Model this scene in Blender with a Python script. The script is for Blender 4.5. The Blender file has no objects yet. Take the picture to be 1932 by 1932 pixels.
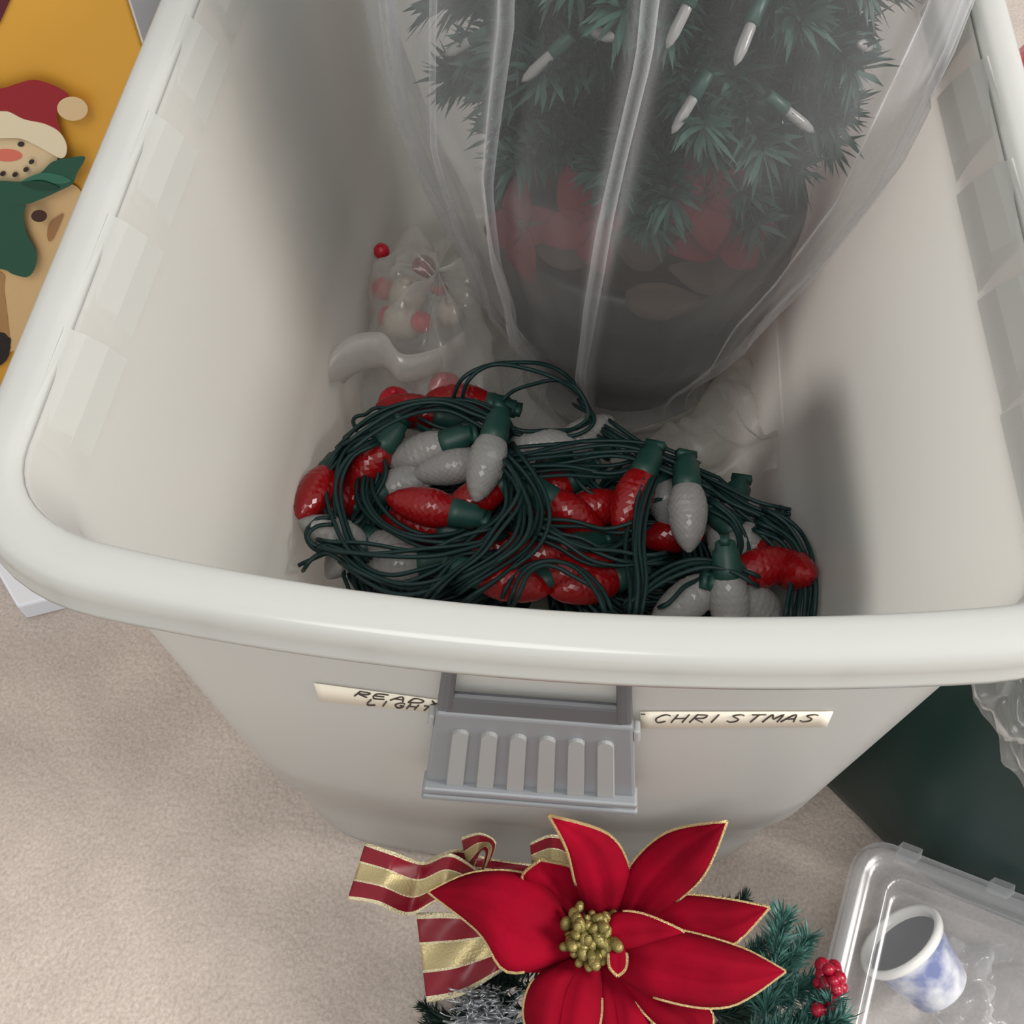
import bpy, bmesh, math, random
import numpy as np
from mathutils import Vector, Matrix, noise
random.seed(7)
rng = np.random.default_rng(7)
S = bpy.context.scene
COL = S.collection
PI = math.pi

# ------------------------------------------------------------------ camera
CAM = np.array([0.0024, -0.1534, 0.7528])
PITCH, YAW, ROLL, FPX = 1.0113, -0.0720, 0.0074, 2062.9
fw = np.array([math.sin(YAW)*math.cos(PITCH), math.cos(YAW)*math.cos(PITCH), -math.sin(PITCH)])
rt0 = np.array([math.cos(YAW), -math.sin(YAW), 0.0]); up0 = np.cross(rt0, fw)
rt = rt0*math.cos(ROLL) + up0*math.sin(ROLL); up = up0*math.cos(ROLL) - rt0*math.sin(ROLL)
cd = bpy.data.cameras.new('camera'); cam = bpy.data.objects.new('camera', cd); COL.objects.link(cam)
cam.matrix_world = Matrix(((rt[0], up[0], -fw[0], CAM[0]), (rt[1], up[1], -fw[1], CAM[1]), (rt[2], up[2], -fw[2], CAM[2]), (0, 0, 0, 1)))
cd.sensor_width = 36.0; cd.sensor_fit = 'HORIZONTAL'; cd.lens = 36.0*FPX/1932.0; cd.clip_start = 0.01
S.camera = cam

# ------------------------------------------------------------------ light
W = bpy.data.worlds.new('room_light'); S.world = W; W.use_nodes = True
bg = W.node_tree.nodes['Background']; bg.inputs[0].default_value = (0.985, 0.99, 0.985, 1); bg.inputs[1].default_value = 0.69

def area(name, loc, target, size, power, col):
    l = bpy.data.lights.new(name, 'AREA'); l.shape = 'DISK'; l.size = size; l.energy = power; l.color = col
    o = bpy.data.objects.new(name, l); COL.objects.link(o); o.location = loc
    o.rotation_euler = (Vector(target)-Vector(loc)).to_track_quat('-Z', 'Y').to_euler()
    return o
area('side_lamp', (1.6, -0.05, 1.35), (0.0, 0.2, 0.2), 0.7, 41, (1.0, 0.965, 0.92))
area('ceiling_lamp', (-0.2, -0.9, 2.3), (0.0, 0.1, 0.2), 1.1, 20, (1.0, 0.97, 0.93))
S.view_settings.view_transform = 'Standard'; S.view_settings.look = 'None'
S.view_settings.exposure = 0.0; S.view_settings.gamma = 1.0; S.view_settings.use_curve_mapping = False
cy = S.cycles
cy.max_bounces = 14; cy.diffuse_bounces = 6; cy.glossy_bounces = 4; cy.transmission_bounces = 10; cy.transparent_max_bounces = 24
cy.caustics_reflective = False; cy.caustics_refractive = False

# ------------------------------------------------------------------ helpers
def ray(px, py):
    return (px-966)/FPX*rt - (py-966)/FPX*up + fw
def at(px, py, z):
    d = ray(px, py); return CAM + d*((z-CAM[2])/d[2])
def aty(px, py, y):
    d = ray(px, py); return CAM + d*((y-CAM[1])/d[1])

def mat(name, col, rough=0.5, metal=0.0, trans=0.0, ior=1.45, spec=0.5, sheen=0.0, bump=None, mottle=None, alpha=1.0):
    m = bpy.data.materials.new(name); m.use_nodes = True
    nt = m.node_tree; b = nt.nodes['Principled BSDF']
    b.inputs['Base Color'].default_value = (*col, 1); b.inputs['Roughness'].default_value = rough
    b.inputs['Metallic'].default_value = metal; b.inputs['Transmission Weight'].default_value = trans
    b.inputs['IOR'].default_value = ior; b.inputs['Specular IOR Level'].default_value = spec
    b.inputs['Sheen Weight'].default_value = sheen; b.inputs['Alpha'].default_value = alpha
    tc = nt.nodes.new('ShaderNodeTexCoord')
    if mottle:
        col2, scale = mottle
        n = nt.nodes.new('ShaderNodeTexNoise'); n.inputs['Scale'].default_value = scale; n.inputs['Detail'].default_value = 6
        nt.links.new(tc.outputs['Object'], n.inputs['Vector'])
        r = nt.nodes.new('ShaderNodeValToRGB'); r.color_ramp.elements[0].position = 0.35; r.color_ramp.elements[1].position = 0.65
        r.color_ramp.elements[0].color = (*col, 1); r.color_ramp.elements[1].color = (*col2, 1)
        nt.links.new(n.outputs['Fac'], r.inputs['Fac']); nt.links.new(r.outputs['Color'], b.inputs['Base Color'])
    if bump:
        scale, strength, dist = bump
        n = nt.nodes.new('ShaderNodeTexNoise'); n.inputs['Scale'].default_value = scale; n.inputs['Detail'].default_value = 4
        nt.links.new(tc.outputs['Object'], n.inputs['Vector'])
        bp = nt.nodes.new('ShaderNodeBump'); bp.inputs['Strength'].default_value = strength; bp.inputs['Distance'].default_value = dist
        nt.links.new(n.outputs['Fac'], bp.inputs['Height']); nt.links.new(bp.outputs['Normal'], b.inputs['Normal'])
    return m

def frosted(name, col, transl=0.5, gloss_rough=0.28, ior=1.45, blur=0.0):
    """translucent plastic: diffuse + translucent under a fresnel gloss, with a share of rough see-through"""
    m = bpy.data.materials.new(name); m.use_nodes = True; nt = m.node_tree; N = nt.nodes; N.clear()
    out = N.new('ShaderNodeOutputMaterial')
    d = N.new('ShaderNodeBsdfDiffuse'); d.inputs[0].default_value = (*col, 1)
    t = N.new('ShaderNodeBsdfTranslucent'); t.inputs[0].default_value = (*[min(1, c*1.04) for c in col], 1)
    mx = N.new('ShaderNodeMixShader'); mx.inputs[0].default_value = transl
    nt.links.new(d.outputs[0], mx.inputs[1]); nt.links.new(t.outputs[0], mx.inputs[2])
    last = mx
    if blur:
        rf = N.new('ShaderNodeBsdfRefraction'); rf.inputs['Roughness'].default_value = 0.5; rf.inputs['IOR'].default_value = 1.08
        rf.inputs[0].default_value = (*col, 1)
        m2 = N.new('ShaderNodeMixShader'); m2.inputs[0].default_value = blur
        nt.links.new(mx.outputs[0], m2.inputs[1]); nt.links.new(rf.outputs[0], m2.inputs[2]); last = m2
    g = N.new('ShaderNodeBsdfGlossy'); g.inputs['Roughness'].default_value = gloss_rough
    lw = N.new('ShaderNodeLayerWeight'); lw.inputs[0].default_value = 0.5
    pw = N.new('ShaderNodeMath'); pw.operation = 'POWER'; pw.inputs[1].default_value = 5.0
    nt.links.new(lw.outputs['Facing'], pw.inputs[0])
    fr = N.new('ShaderNodeMapRange'); fr.inputs['To Min'].default_value = 0.04; fr.inputs['To Max'].default_value = 0.75
    nt.links.new(pw.outputs[0], fr.inputs['Value'])
    m3 = N.new('ShaderNodeMixShader'); nt.links.new(fr.outputs[0], m3.inputs[0])
    nt.links.new(last.outputs[0], m3.inputs[1]); nt.links.new(g.outputs[0], m3.inputs[2])
    nt.links.new(m3.outputs[0], out.inputs[0])
    return m

def film(name, col=(0.9, 0.9, 0.92), haze=0.10, edge=0.55, gloss=0.06, rough=0.18, power=2.5):
    """thin clear polythene: mostly see-through, milkier where the sheet turns edge-on"""
    m = bpy.data.materials.new(name); m.use_nodes = True; nt = m.node_tree; N = nt.nodes; N.clear()
    out = N.new('ShaderNodeOutputMaterial')
    tr = N.new('ShaderNodeBsdfTransparent'); tr.inputs[0].default_value = (0.97, 0.97, 0.97, 1)
    d = N.new('ShaderNodeBsdfDiffuse'); d.inputs[0].default_value = (*col, 1)
    t = N.new('ShaderNodeBsdfTranslucent'); t.inputs[0].default_value = (*col, 1)
    dt = N.new('ShaderNodeMixShader'); dt.inputs[0].default_value = 0.5
    nt.links.new(d.outputs[0], dt.inputs[1]); nt.links.new(t.outputs[0], dt.inputs[2])
    lw = N.new('ShaderNodeLayerWeight'); lw.inputs[0].default_value = 0.5
    pw = N.new('ShaderNodeMath'); pw.operation = 'POWER'; pw.inputs[1].default_value = power
    nt.links.new(lw.outputs['Facing'], pw.inputs[0])
    mp = N.new('ShaderNodeMapRange'); mp.inputs['To Min'].default_value = haze; mp.inputs['To Max'].default_value = edge
    nt.links.new(pw.outputs[0], mp.inputs['Value'])
    m1 = N.new('ShaderNodeMixShader'); nt.links.new(mp.outputs[0], m1.inputs[0])
    nt.links.new(tr.outputs[0], m1.inputs[1]); nt.links.new(dt.outputs[0], m1.inputs[2])
    g = N.new('ShaderNodeBsdfGlossy'); g.inputs['Roughness'].default_value = rough
    m2 = N.new('ShaderNodeMixShader'); m2.inputs[0].default_value = gloss
    nt.links.new(m1.outputs[0], m2.inputs[1]); nt.links.new(g.outputs[0], m2.inputs[2])
    nt.links.new(m2.outputs[0], out.inputs[0])
    return m

def thing(name, loc, label, cat, group=None):
    o = bpy.data.objects.new(name, None); COL.objects.link(o); o.location = loc; o.empty_display_size = 0.02
    o['label'] = label; o['category'] = cat
    if group: o['group'] = group
    return o

def tag(o, label, cat, group=None):
    o['label'] = label; o['category'] = cat
    if group: o['group'] = group
    return o

def base_of(o):
    v = Vector((0, 0, 0))
    while o is not None:
        v += o.location; o = o.parent
    return v

def mesh(name, verts, faces, m, smooth=True):
    me = bpy.data.meshes.new(name)
    me.from_pydata([tuple(map(float, v)) for v in verts], [], [tuple(f) for f in faces]); me.update()
    if isinstance(m, (list, tuple)):
        for x in m: me.materials.append(x)
    elif m: me.materials.append(m)
    if smooth: me.polygons.foreach_set('use_smooth', [True]*len(me.polygons))
    return me

def obj(name, verts, faces, m, parent=None, smooth=True, label=None, loc=None, solid=None):
    """verts are in world space; stored relative to the parent chain (or to loc for a top-level mesh)"""
    b = base_of(parent) if parent is not None else Vector(loc if loc is not None else (0, 0, 0))
    b = np.array(b)
    v = np.asarray(verts, float) - b
    ec = {}
    for f in faces:
        for i in range(len(f)):
            e = (f[i], f[i-1]) if f[i] < f[i-1] else (f[i-1], f[i]); ec[e] = ec.get(e, 0)+1
    closed = all(c == 2 for c in ec.values())
    o = bpy.data.objects.new(name, mesh(name, v, faces, m, smooth)); COL.objects.link(o)
    if closed:
        bm = bmesh.new(); bm.from_mesh(o.data); bmesh.ops.recalc_face_normals(bm, faces=bm.faces); bm.to_mesh(o.data); bm.free()
    if parent is not None: o.parent = parent
    elif loc is not None: o.location = loc
    if label: o['label'] = label
    if solid:
        md = o.modifiers.new('thickness', 'SOLIDIFY'); md.thickness = solid; md.offset = 0
    return o

def catmull(pts, n=8, closed=False):
    p = np.asarray(pts, float); out = []
    k = len(p)
    for i in range(k if closed else k-1):
        if closed: p0, p1, p2, p3 = p[(i-1) % k], p[i], p[(i+1) % k], p[(i+2) % k]
        else: p0, p1, p2, p3 = p[max(i-1, 0)], p[i], p[i+1], p[min(i+2, k-1)]
        for t in np.linspace(0, 1, n, endpoint=False):
            out.append(0.5*((2*p1) + (-p0+p2)*t + (2*p0-5*p1+4*p2-p3)*t*t + (-p0+3*p1-3*p2+p3)*t**3))
    if not closed: out.append(p[-1])
    return np.array(out)

def tube(pts, r, n=6, closed=False, cap=True):
    pts = np.asarray(pts, float); k = len(pts)
    rr = np.full(k, r) if np.isscalar(r) else np.asarray(r)
    if closed: tg = np.roll(pts, -1, 0)-np.roll(pts, 1, 0)
    else: tg = np.gradient(pts, axis=0)
    tg /= np.linalg.norm(tg, axis=1)[:, None]+1e-12
    nrm = np.cross(tg[0], [0.13, 0.21, 0.97]); nrm /= np.linalg.norm(nrm)+1e-12
    V = []
    for i in range(k):
        nrm = nrm - tg[i]*(nrm@tg[i]); nrm /= np.linalg.norm(nrm)+1e-12
        b = np.cross(tg[i], nrm)
        for j in range(n):
            a = 2*PI*j/n; V.append(pts[i]+rr[i]*(math.cos(a)*nrm+math.sin(a)*b))
    F = []
    for i in range(k if closed else k-1):
        i2 = (i+1) % k
        for j in range(n): F.append((i*n+j, i*n+(j+1) % n, i2*n+(j+1) % n, i2*n+j))
    if cap and not closed:
        F.append(tuple(range(n))[::-1]); F.append(tuple((k-1)*n+j for j in range(n)))
    return np.array(V), F

class MB:
    def __init__(s): s.V = []; s.F = []; s.n = 0
    def add(s, vf):
        v, f = vf; v = np.asarray(v, float); s.V.append(v); s.F += [tuple(i+s.n for i in q) for q in f]; s.n += len(v); return s
    def build(s, name, m, parent=None, **k): return obj(name, np.concatenate(s.V), s.F, m, parent, **k)

def gridfaces(nu, nv, wrap=False):
    F = []
    for i in range(nu-1):
        for j in range(nv if wrap else nv-1):
            F.append((i*nv+j, i*nv+(j+1) % nv, (i+1)*nv+(j+1) % nv, (i+1)*nv+j))
    return F

def lathe(prof, n=32, c=(0, 0, 0), cap0=True, cap1=True):
    V = []
    for r, z in prof:
        for j in range(n):
            a = 2*PI*j/n; V.append((c[0]+r*math.cos(a), c[1]+r*math.sin(a), c[2]+z))
    F = gridfaces(len(prof), n, True)
    if cap0: F.append(tuple(range(n))[::-1])
    if cap1: F.append(tuple((len(prof)-1)*n+j for j in range(n)))
    return np.array(V), F

def box(c, h, R=None):
    V = np.array([(x, y, z) for x in (-1, 1) for y in (-1, 1) for z in (-1, 1)], float)*np.array(h)
    if R is not None: V = V@np.asarray(R).T
    return V+np.array(c), [(0, 1, 3, 2), (4, 6, 7, 5), (0, 4, 5, 1), (2, 3, 7, 6), (0, 2, 6, 4), (1, 5, 7, 3)]

def rbox(name, c, h, m, parent=None, R=None, bev=0.002, seg=2, **k):
    o = obj(name, *box(c, h, R), m, parent, smooth=False, **k)
    md = o.modifiers.new('rounded', 'BEVEL'); md.width = bev; md.segments = seg
    return o

def nz(p, s): return noise.noise(Vector(p)*s)

# ------------------------------------------------------------------ materials
M_carpet = mat('beige_carpet', (0.455, 0.39, 0.345), 1.0, spec=0.05, sheen=0.2, bump=(190, 0.45, 0.004), mottle=((0.545, 0.47, 0.415), 14))
_n = M_carpet.node_tree; _b = _n.nodes['Principled BSDF']; _src = _b.inputs['Base Color'].links[0].from_socket
_t = _n.nodes.new('ShaderNodeTexCoord'); _f = _n.nodes.new('ShaderNodeTexNoise'); _f.inputs['Scale'].default_value = 420; _f.inputs['Detail'].default_value = 3
_r = _n.nodes.new('ShaderNodeMapRange'); _r.inputs['From Min'].default_value = 0.3; _r.inputs['From Max'].default_value = 0.7; _r.inputs['To Min'].default_value = 0.82; _r.inputs['To Max'].default_value = 1.10
_m = _n.nodes.new('ShaderNodeVectorMath'); _m.operation = 'SCALE'
_n.links.new(_t.outputs['Object'], _f.inputs['Vector']); _n.links.new(_f.outputs['Fac'], _r.inputs['Value']); _n.links.new(_src, _m.inputs[0]); _n.links.new(_r.outputs[0], _m.inputs['Scale']); _n.links.new(_m.outputs[0], _b.inputs['Base Color'])
M_tub = frosted('frosted_polythene', (0.815, 0.81, 0.785), 0.64, 0.30)
M_rim = frosted('frosted_rim', (0.77, 0.775, 0.75), 0.56, 0.16)
M_latch = mat('grey_latch_plastic', (0.23, 0.24, 0.255), 0.38)
M_latch_d = mat('dark_grey_latch_plastic', (0.10, 0.105, 0.115), 0.4)
M_latch_l = mat('pale_grey_latch_plastic', (0.33, 0.335, 0.33), 0.45)
M_tape = mat('masking_tape', (0.85, 0.79, 0.66), 0.6)
M_ink = mat('marker_ink', (0.06, 0.045, 0.035), 0.6)
M_wire = mat('green_wire', (0.006, 0.026, 0.025), 0.5, spec=0.35)
M_socket = mat('green_socket', (0.010, 0.048, 0.038), 0.45)
M_redbulb = mat('red_bulb_plastic', (0.27, 0.004, 0.006), 0.2, trans=0.15)
M_clearbulb = mat('clear_bulb_plastic', (0.86, 0.84, 0.82), 0.14, trans=0.72, ior=1.35)
M_film = film('clear_polythene_film', (0.9, 0.9, 0.92), 0.085, 0.60, 0.03, 0.25, 2.0)
M_whitebag = film('milky_polythene_film', (0.84, 0.82, 0.79), 0.28, 0.75, 0.04, 0.2, 1.4)
M_paper = mat('white_paper', (0.85, 0.84, 0.82), 0.7)
M_urn = mat('dark_brown_urn', (0.022, 0.020, 0.020), 0.45, bump=(30, 0.2, 0.003))
M_needle = mat('artificial_needles', (0.008, 0.034, 0.027), 0.6, mottle=((0.024, 0.075, 0.058), 40))
M_needle2 = mat('blue_green_needles', (0.030, 0.105, 0.090), 0.5, mottle=((0.075, 0.19, 0.165), 60))
M_needle3 = mat('dark_green_needles', (0.010, 0.028, 0.020), 0.6)
M_twig = mat('brown_twig', (0.05, 0.032, 0.02), 0.8)
M_redcloth = mat('dark_red_cloth', (0.11, 0.006, 0.012), 0.8)
M_tan = mat('tan_dried_leaf', (0.055, 0.038, 0.026), 0.8)
M_petal = mat('red_velvet_petal', (0.17, 0.001, 0.009), 0.85, spec=0.1, bump=(900, 0.15, 0.0006), mottle=((0.28, 0.001, 0.015), 24))
M_gold = mat('gold_glitter', (0.80, 0.60, 0.30), 0.32, metal=0.85, bump=(1500, 0.9, 0.002))
M_bud = mat('gold_green_bud', (0.30, 0.24, 0.08), 0.3, metal=0.5, bump=(900, 0.6, 0.001), mottle=((0.14, 0.13, 0.04), 200))
M_ribred = mat('red_satin_ribbon', (0.20, 0.002, 0.012), 0.4)
M_ribgold = mat('gold_mesh_ribbon', (0.52, 0.43, 0.22), 0.42, metal=0.55, bump=(700, 0.5, 0.001))
M_ribedge = mat('gold_ribbon_wire_edge', (0.85, 0.76, 0.50), 0.35, metal=0.6, bump=(900, 0.8, 0.002))
M_berry = mat('red_berry', (0.32, 0.004, 0.024), 0.3)
M_tinsel = film('iridescent_tinsel', (0.80, 0.86, 0.92), 0.35, 0.7, 0.3, 0.2)
M_greentub = mat('dark_green_plastic', (0.004, 0.024, 0.020), 0.40, bump=(6, 0.15, 0.01))
M_clear = film('clear_box_plastic', (0.86, 0.87, 0.89), 0.10, 0.7, 0.06, 0.22, 1.8)
M_lid = film('clear_lid_plastic', (0.84, 0.85, 0.88), 0.09, 0.7, 0.07, 0.25, 2.0)
M_china = mat('white_china', (0.86, 0.85, 0.82), 0.2)
M_slate = mat('dark_slate_tone', (0.06, 0.065, 0.085), 0.3)  # inside of the cup, coloured much darker than its rim
M_blue = mat('blue_print', (0.10, 0.14, 0.36), 0.25, mottle=((0.78, 0.79, 0.82), 55))
M_orange = mat('orange_gift_paper', (0.66, 0.33, 0.035), 0.55, mottle=((0.70, 0.37, 0.05), 3))
M_pale = mat('pale_blue_white_card', (0.74, 0.76, 0.82), 0.6)
M_redfelt = mat('red_felt', (0.60, 0.03, 0.05), 0.95, sheen=0.4, bump=(150, 0.6, 0.004), mottle=((0.72, 0.14, 0.15), 60))
M_fluff = mat('white_fluff', (0.85, 0.80, 0.78), 1.0, bump=(120, 0.8, 0.006))

# ------------------------------------------------------------------ floor
n = 121
xs = np.linspace(-2.2, 2.2, n); V = []
for y in np.linspace(-1.8, 2.8, n):
    for x in xs: V.append((x, y, 0.0))
fl = obj('floor', V, gridfaces(n, n), M_carpet, None); fl['kind'] = 'structure'
# ------------------------------------------------------------------ storage bin
H = 0.42
ZL = 0.115                                   # a faint ledge runs round the wall here
def hw_at(z): return 0.158 + 0.0285*z/0.39 + (0.005 if z > ZL else 0)
def yf_at(z): return 0.0345 - 0.007*z/0.39 - (0.003 if z > ZL else 0)
def yb_at(z): return 0.655 + 0.025*z/0.39
def bow_at(z): return 0.013 + 0.0042*z/0.39
def rad_at(z): return 0.055 - 0.021*z/0.39

def outline(w, y0, y1, r, bow, off=0.0, n=10, rb=None):
    """closed ring, front bowed towards -y; off grows it outwards"""
    w += off; y0 -= off; y1 += off; r = max(0.004, r+off)
    P = []
    fx = w-r; fy = y0+bow*(fx/w)**2; sl = 2*bow*fx/w**2
    for x in np.linspace(-fx, fx, 25): P.append((x, y0+bow*(x/w)**2))
    def corner(p0, t0, p1, t1):
        p0, t0, p1, t1 = map(np.array, (p0, t0, p1, t1)); L = np.linalg.norm(p1-p0)
        c0, c1 = p0+t0*L*0.40, p1-t1*L*0.40
        for t in np.linspace(0, 1, n+1)[1:-1]:
            P.append(tuple((1-t)**3*p0+3*(1-t)**2*t*c0+3*(1-t)*t*t*c1+t**3*p1))
    d = np.array([1, sl])/math.hypot(1, sl)
    corner((fx, fy), d, (w, fy+r), (0, 1))
    for y in np.linspace(fy+r, y1-r, 24): P.append((w, y))
    corner((w, y1-r), (0, 1), (w-r, y1), (-1, 0))
    for x in np.linspace(w-r, -(w-r), 14): P.append((x, y1))
    corner((-(w-r), y1), (-1, 0), (-w, y1-r), (0, -1))
    for y in np.linspace(y1-r, fy+r, 24): P.append((-w, y))
    corner((-w, fy+r), (0, -1), (-fx, fy), np.array([1, -sl])/math.hypot(1, sl))
    return np.array(P)
def ring(z, off=0.0):
    P = outline(hw_at(z), yf_at(z), yb_at(z), rad_at(z), bow_at(z), off)
    return np.column_stack([P, np.full(len(P), z)])

bin_ = thing('storage_bin', (0, 0.33, 0), 'open frosted white plastic storage bin with a grey latch on its front wall', 'storage bin')
T = 0.0024
zs_out = [0.004, 0.0005, 0.001, 0.006, 0.02, 0.06, ZL-0.003, ZL+0.002, 0.16, 0.22, 0.28, 0.34, 0.37, H-0.037]
offs = [-0.10, -0.02, -0.008, -0.001] + [0]*(len(zs_out)-4)
def rring(off, z):
    # the rim outline is measured at its outer edge
    P = outline(0.2155, 0.0, 0.70, 0.0585, 0.0219, off); return np.column_stack([P, np.full(len(P), z)])
outer = [ring(z, o) for z, o in zip(zs_out[:-1], offs)]+[rring(o, z) for o, z in ((-0.0238, H-0.036), (-0.0216, H-0.022), (-0.0176, H-0.0085), (-0.0156, H-0.0042))]
zi = [H-0.037, 0.37, 0.34, 0.28, 0.22, 0.16, ZL+0.002, ZL-0.003, 0.06, 0.024, 0.010, 0.0045, 0.0035]
oi = [-T]*9 + [-T-0.001, -T-0.006, -T-0.016, -T-0.10]
inner = [rring(o, z) for o, z in ((-0.0176, H-0.0034), (-0.0195, H-0.0085), (-0.0240, H-0.022), (-0.0264, H-0.036))]+[ring(z, o) for z, o in zip(zi[1:], oi[1:])]
rings = outer+inner; nr = len(rings[0])
F = gridfaces(len(rings), nr, True)
F.append(tuple(range(nr))[::-1]); F.append(tuple((len(rings)-1)*nr+j for j in range(nr)))
tub = obj('tub', np.concatenate(rings), F, M_tub, bin_)
# rim: flange, rounded nose, hanging lip with a bead
lip = 0.0197
prof = [(-0.0184, H-0.0050), (-0.0178, H-0.0030), (-0.0158, H-0.0004), (-0.0125, H+0.0006), (-0.006, H+0.0006), (-0.0022, H), (-0.0006, H-0.0012), (0.0002, H-0.0035),
        (0.0004, H-0.010), (0.0002, H-lip+0.004), (0.0012, H-lip+0.0028), (0.0014, H-lip), (0.0004, H-lip-0.0008), (-0.0016, H-lip),
        (-0.0022, H-0.010), (-0.004, H-0.004), (-0.012, H-0.003), (-0.0150, H-0.0046), (-0.0166, H-0.0064)]
rr_ = [rring(o, z) for o, z in prof]
rim = obj('rim', np.concatenate(rr_), gridfaces(len(rr_), nr, True)+[((len(rr_)-1)*nr+j, (len(rr_)-1)*nr+(j+1) % nr, (j+1) % nr, j) for j in range(nr)], M_rim, bin_)
# stiffening ribs: shallow wedges on the inside of the rim, and webs under the lip
def rim_wedge(y0, y1, side):
    A = []
    for t in np.linspace(0, 1, 9):
        y = y0+(y1-y0)*t; th = 0.0019*(1-t)
        for off, z, sl in ((-0.0165, H-0.0012, 0.0), (-0.0203, H-0.0105, 0.004), (-0.0243, H-0.0230, 0.009), (-0.0266, H-0.037, 0.014)):
            A.append((side*(0.2155+off-th*(0.4 if off > -0.018 else 1)+0.0004), y+sl*(1-t), z+th*0.3))
    return np.array(A), gridfaces(9, 4)+[(0, 3, 2, 1)]
for s in (-1, 1):
    for y1 in (0.128, 0.193, 0.262, 0.336, 0.41, 0.48, 0.55, 0.62):
        obj('rim_rib', *rim_wedge(y1, y1-0.050, s), M_rim, bin_, smooth=False)
for x in (-0.17, -0.115, -0.058, 0.045, 0.105, 0.165):
    y = 0.0219*(x/0.2155)**2
    obj('lip_web', *box((x, y+0.0075, H-0.0125), (0.0011, 0.0058, 0.0080)), M_rim, bin_, smooth=False)

# front wall surface point under a pixel, pushed out by off
def on_front(px, py, off=0.0):
    d = ray(px, py); t = 0.3
    for _ in range(40):
        P = CAM+d*t
        z = P[2]; y = yf_at(z)+bow_at(z)*(P[0]/hw_at(z))**2-off
        t += (y-P[1])/d[1]*0.9
    return CAM+d*t
def front_pt(x, z, off=0.0):
    return np.array((x, yf_at(z)+bow_at(z)*(x/hw_at(z))**2-off, z))

# latch -----------------------------------------------------------
la = bpy.data.objects.new('latch', None); COL.objects.link(la); la.parent = bin_; la['label'] = 'grey plastic snap latch on the front wall'
pTL, pTR = on_front(838, 1340, 0.006), on_front(1212, 1368, 0.006)
pBL, pBR = on_front(812, 1492, 0.013), on_front(1211, 1522, 0.013)
zt, zb = (pTL[2]+pTR[2])/2, (pBL[2]+pBR[2])/2
xt, xb = (pTR[0]-pTL[0])/2, (pBR[0]-pBL[0])/2
def lp(u, v, off):       # u -1..1 across, v 0 top..1 bottom
    z = zt+(zb-zt)*v; x = u*(xt+(xb-xt)*v)
    P = front_pt(0, z, 0.006+0.006*v+off); P[0] = x; P[1] += 0.5*(x*x)*0.4; return P
def lbox(u0, u1, v0, v1, o0, o1, name, m, par, bev=0.0015):
    V = [lp(u, v, o) for u in (u0, u1) for v in (v0, v1) for o in (o0, o1)]
    o = obj(name, V, box((0, 0, 0), (1, 1, 1))[1], m, par, smooth=False)
    bm = bmesh.new(); bm.from_mesh(o.data); bmesh.ops.recalc_face_normals(bm, faces=bm.faces); bm.to_mesh(o.data); bm.free()
    md = o.modifiers.new('rounded', 'BEVEL'); md.width = bev; md.segments = 2
    return o
lbox(-1.0, 1.0, 0.0, 1.0, -0.004, 0.0015, 'latch_panel', M_latch, la)
lbox(-1.02, 1.02, 0.82, 0.875, -0.004, 0.0062, 'finger_lip', M_latch, la, 0.0012)
lbox(-0.99, 0.99, 0.87, 0.965, -0.004, 0.0024, 'lip_groove', M_latch_d, la, 0.0008)
lbox(-1.02, 1.02, 0.96, 1.01, -0.004, 0.0048, 'lower_lip', M_latch, la, 0.0012)
lbox(-0.93, 0.93, -0.17, 0.0, -0.003, 0.001, 'cross_bar', M_latch_d, la, 0.002)
lbox(-0.99, -0.83, -0.62, -0.03, -0.006, 0.002, 'latch_arm', M_latch_d, la, 0.002)
lbox(0.83, 0.99, -0.62, -0.03, -0.006, 0.002, 'latch_arm', M_latch_d, la, 0.002)
for u in (-1.03, 1.03):
    lbox(u-0.035, u+0.035, 0.05, 0.16, -0.005, 0.001, 'hinge_stub', M_latch_l, la, 0.001)
for i in range(6):
    uc = -0.72+1.44*i/5; w = 0.088; V = []; m_ = 9
    out_ = [(uc-w, 0.83), (uc-w, 0.20)]+[(uc-w*math.cos(a), 0.20-0.055*math.sin(a)) for a in np.linspace(0, PI, m_)][1:-1]+[(uc+w, 0.20), (uc+w, 0.83)]
    kk = len(out_)
    V = [lp(u, v, 0.001) for u, v in out_]+[lp(uc+(u-uc)*0.86, 0.2+(v-0.2)*0.985, 0.0030) for u, v in out_]
    F = [(j, (j+1) % kk, kk+(j+1) % kk, kk+j) for j in range(kk)]+[tuple(kk+j for j in range(kk))]
    o = obj('raised_column', V, F, M_latch_l, la, smooth=False)

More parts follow.
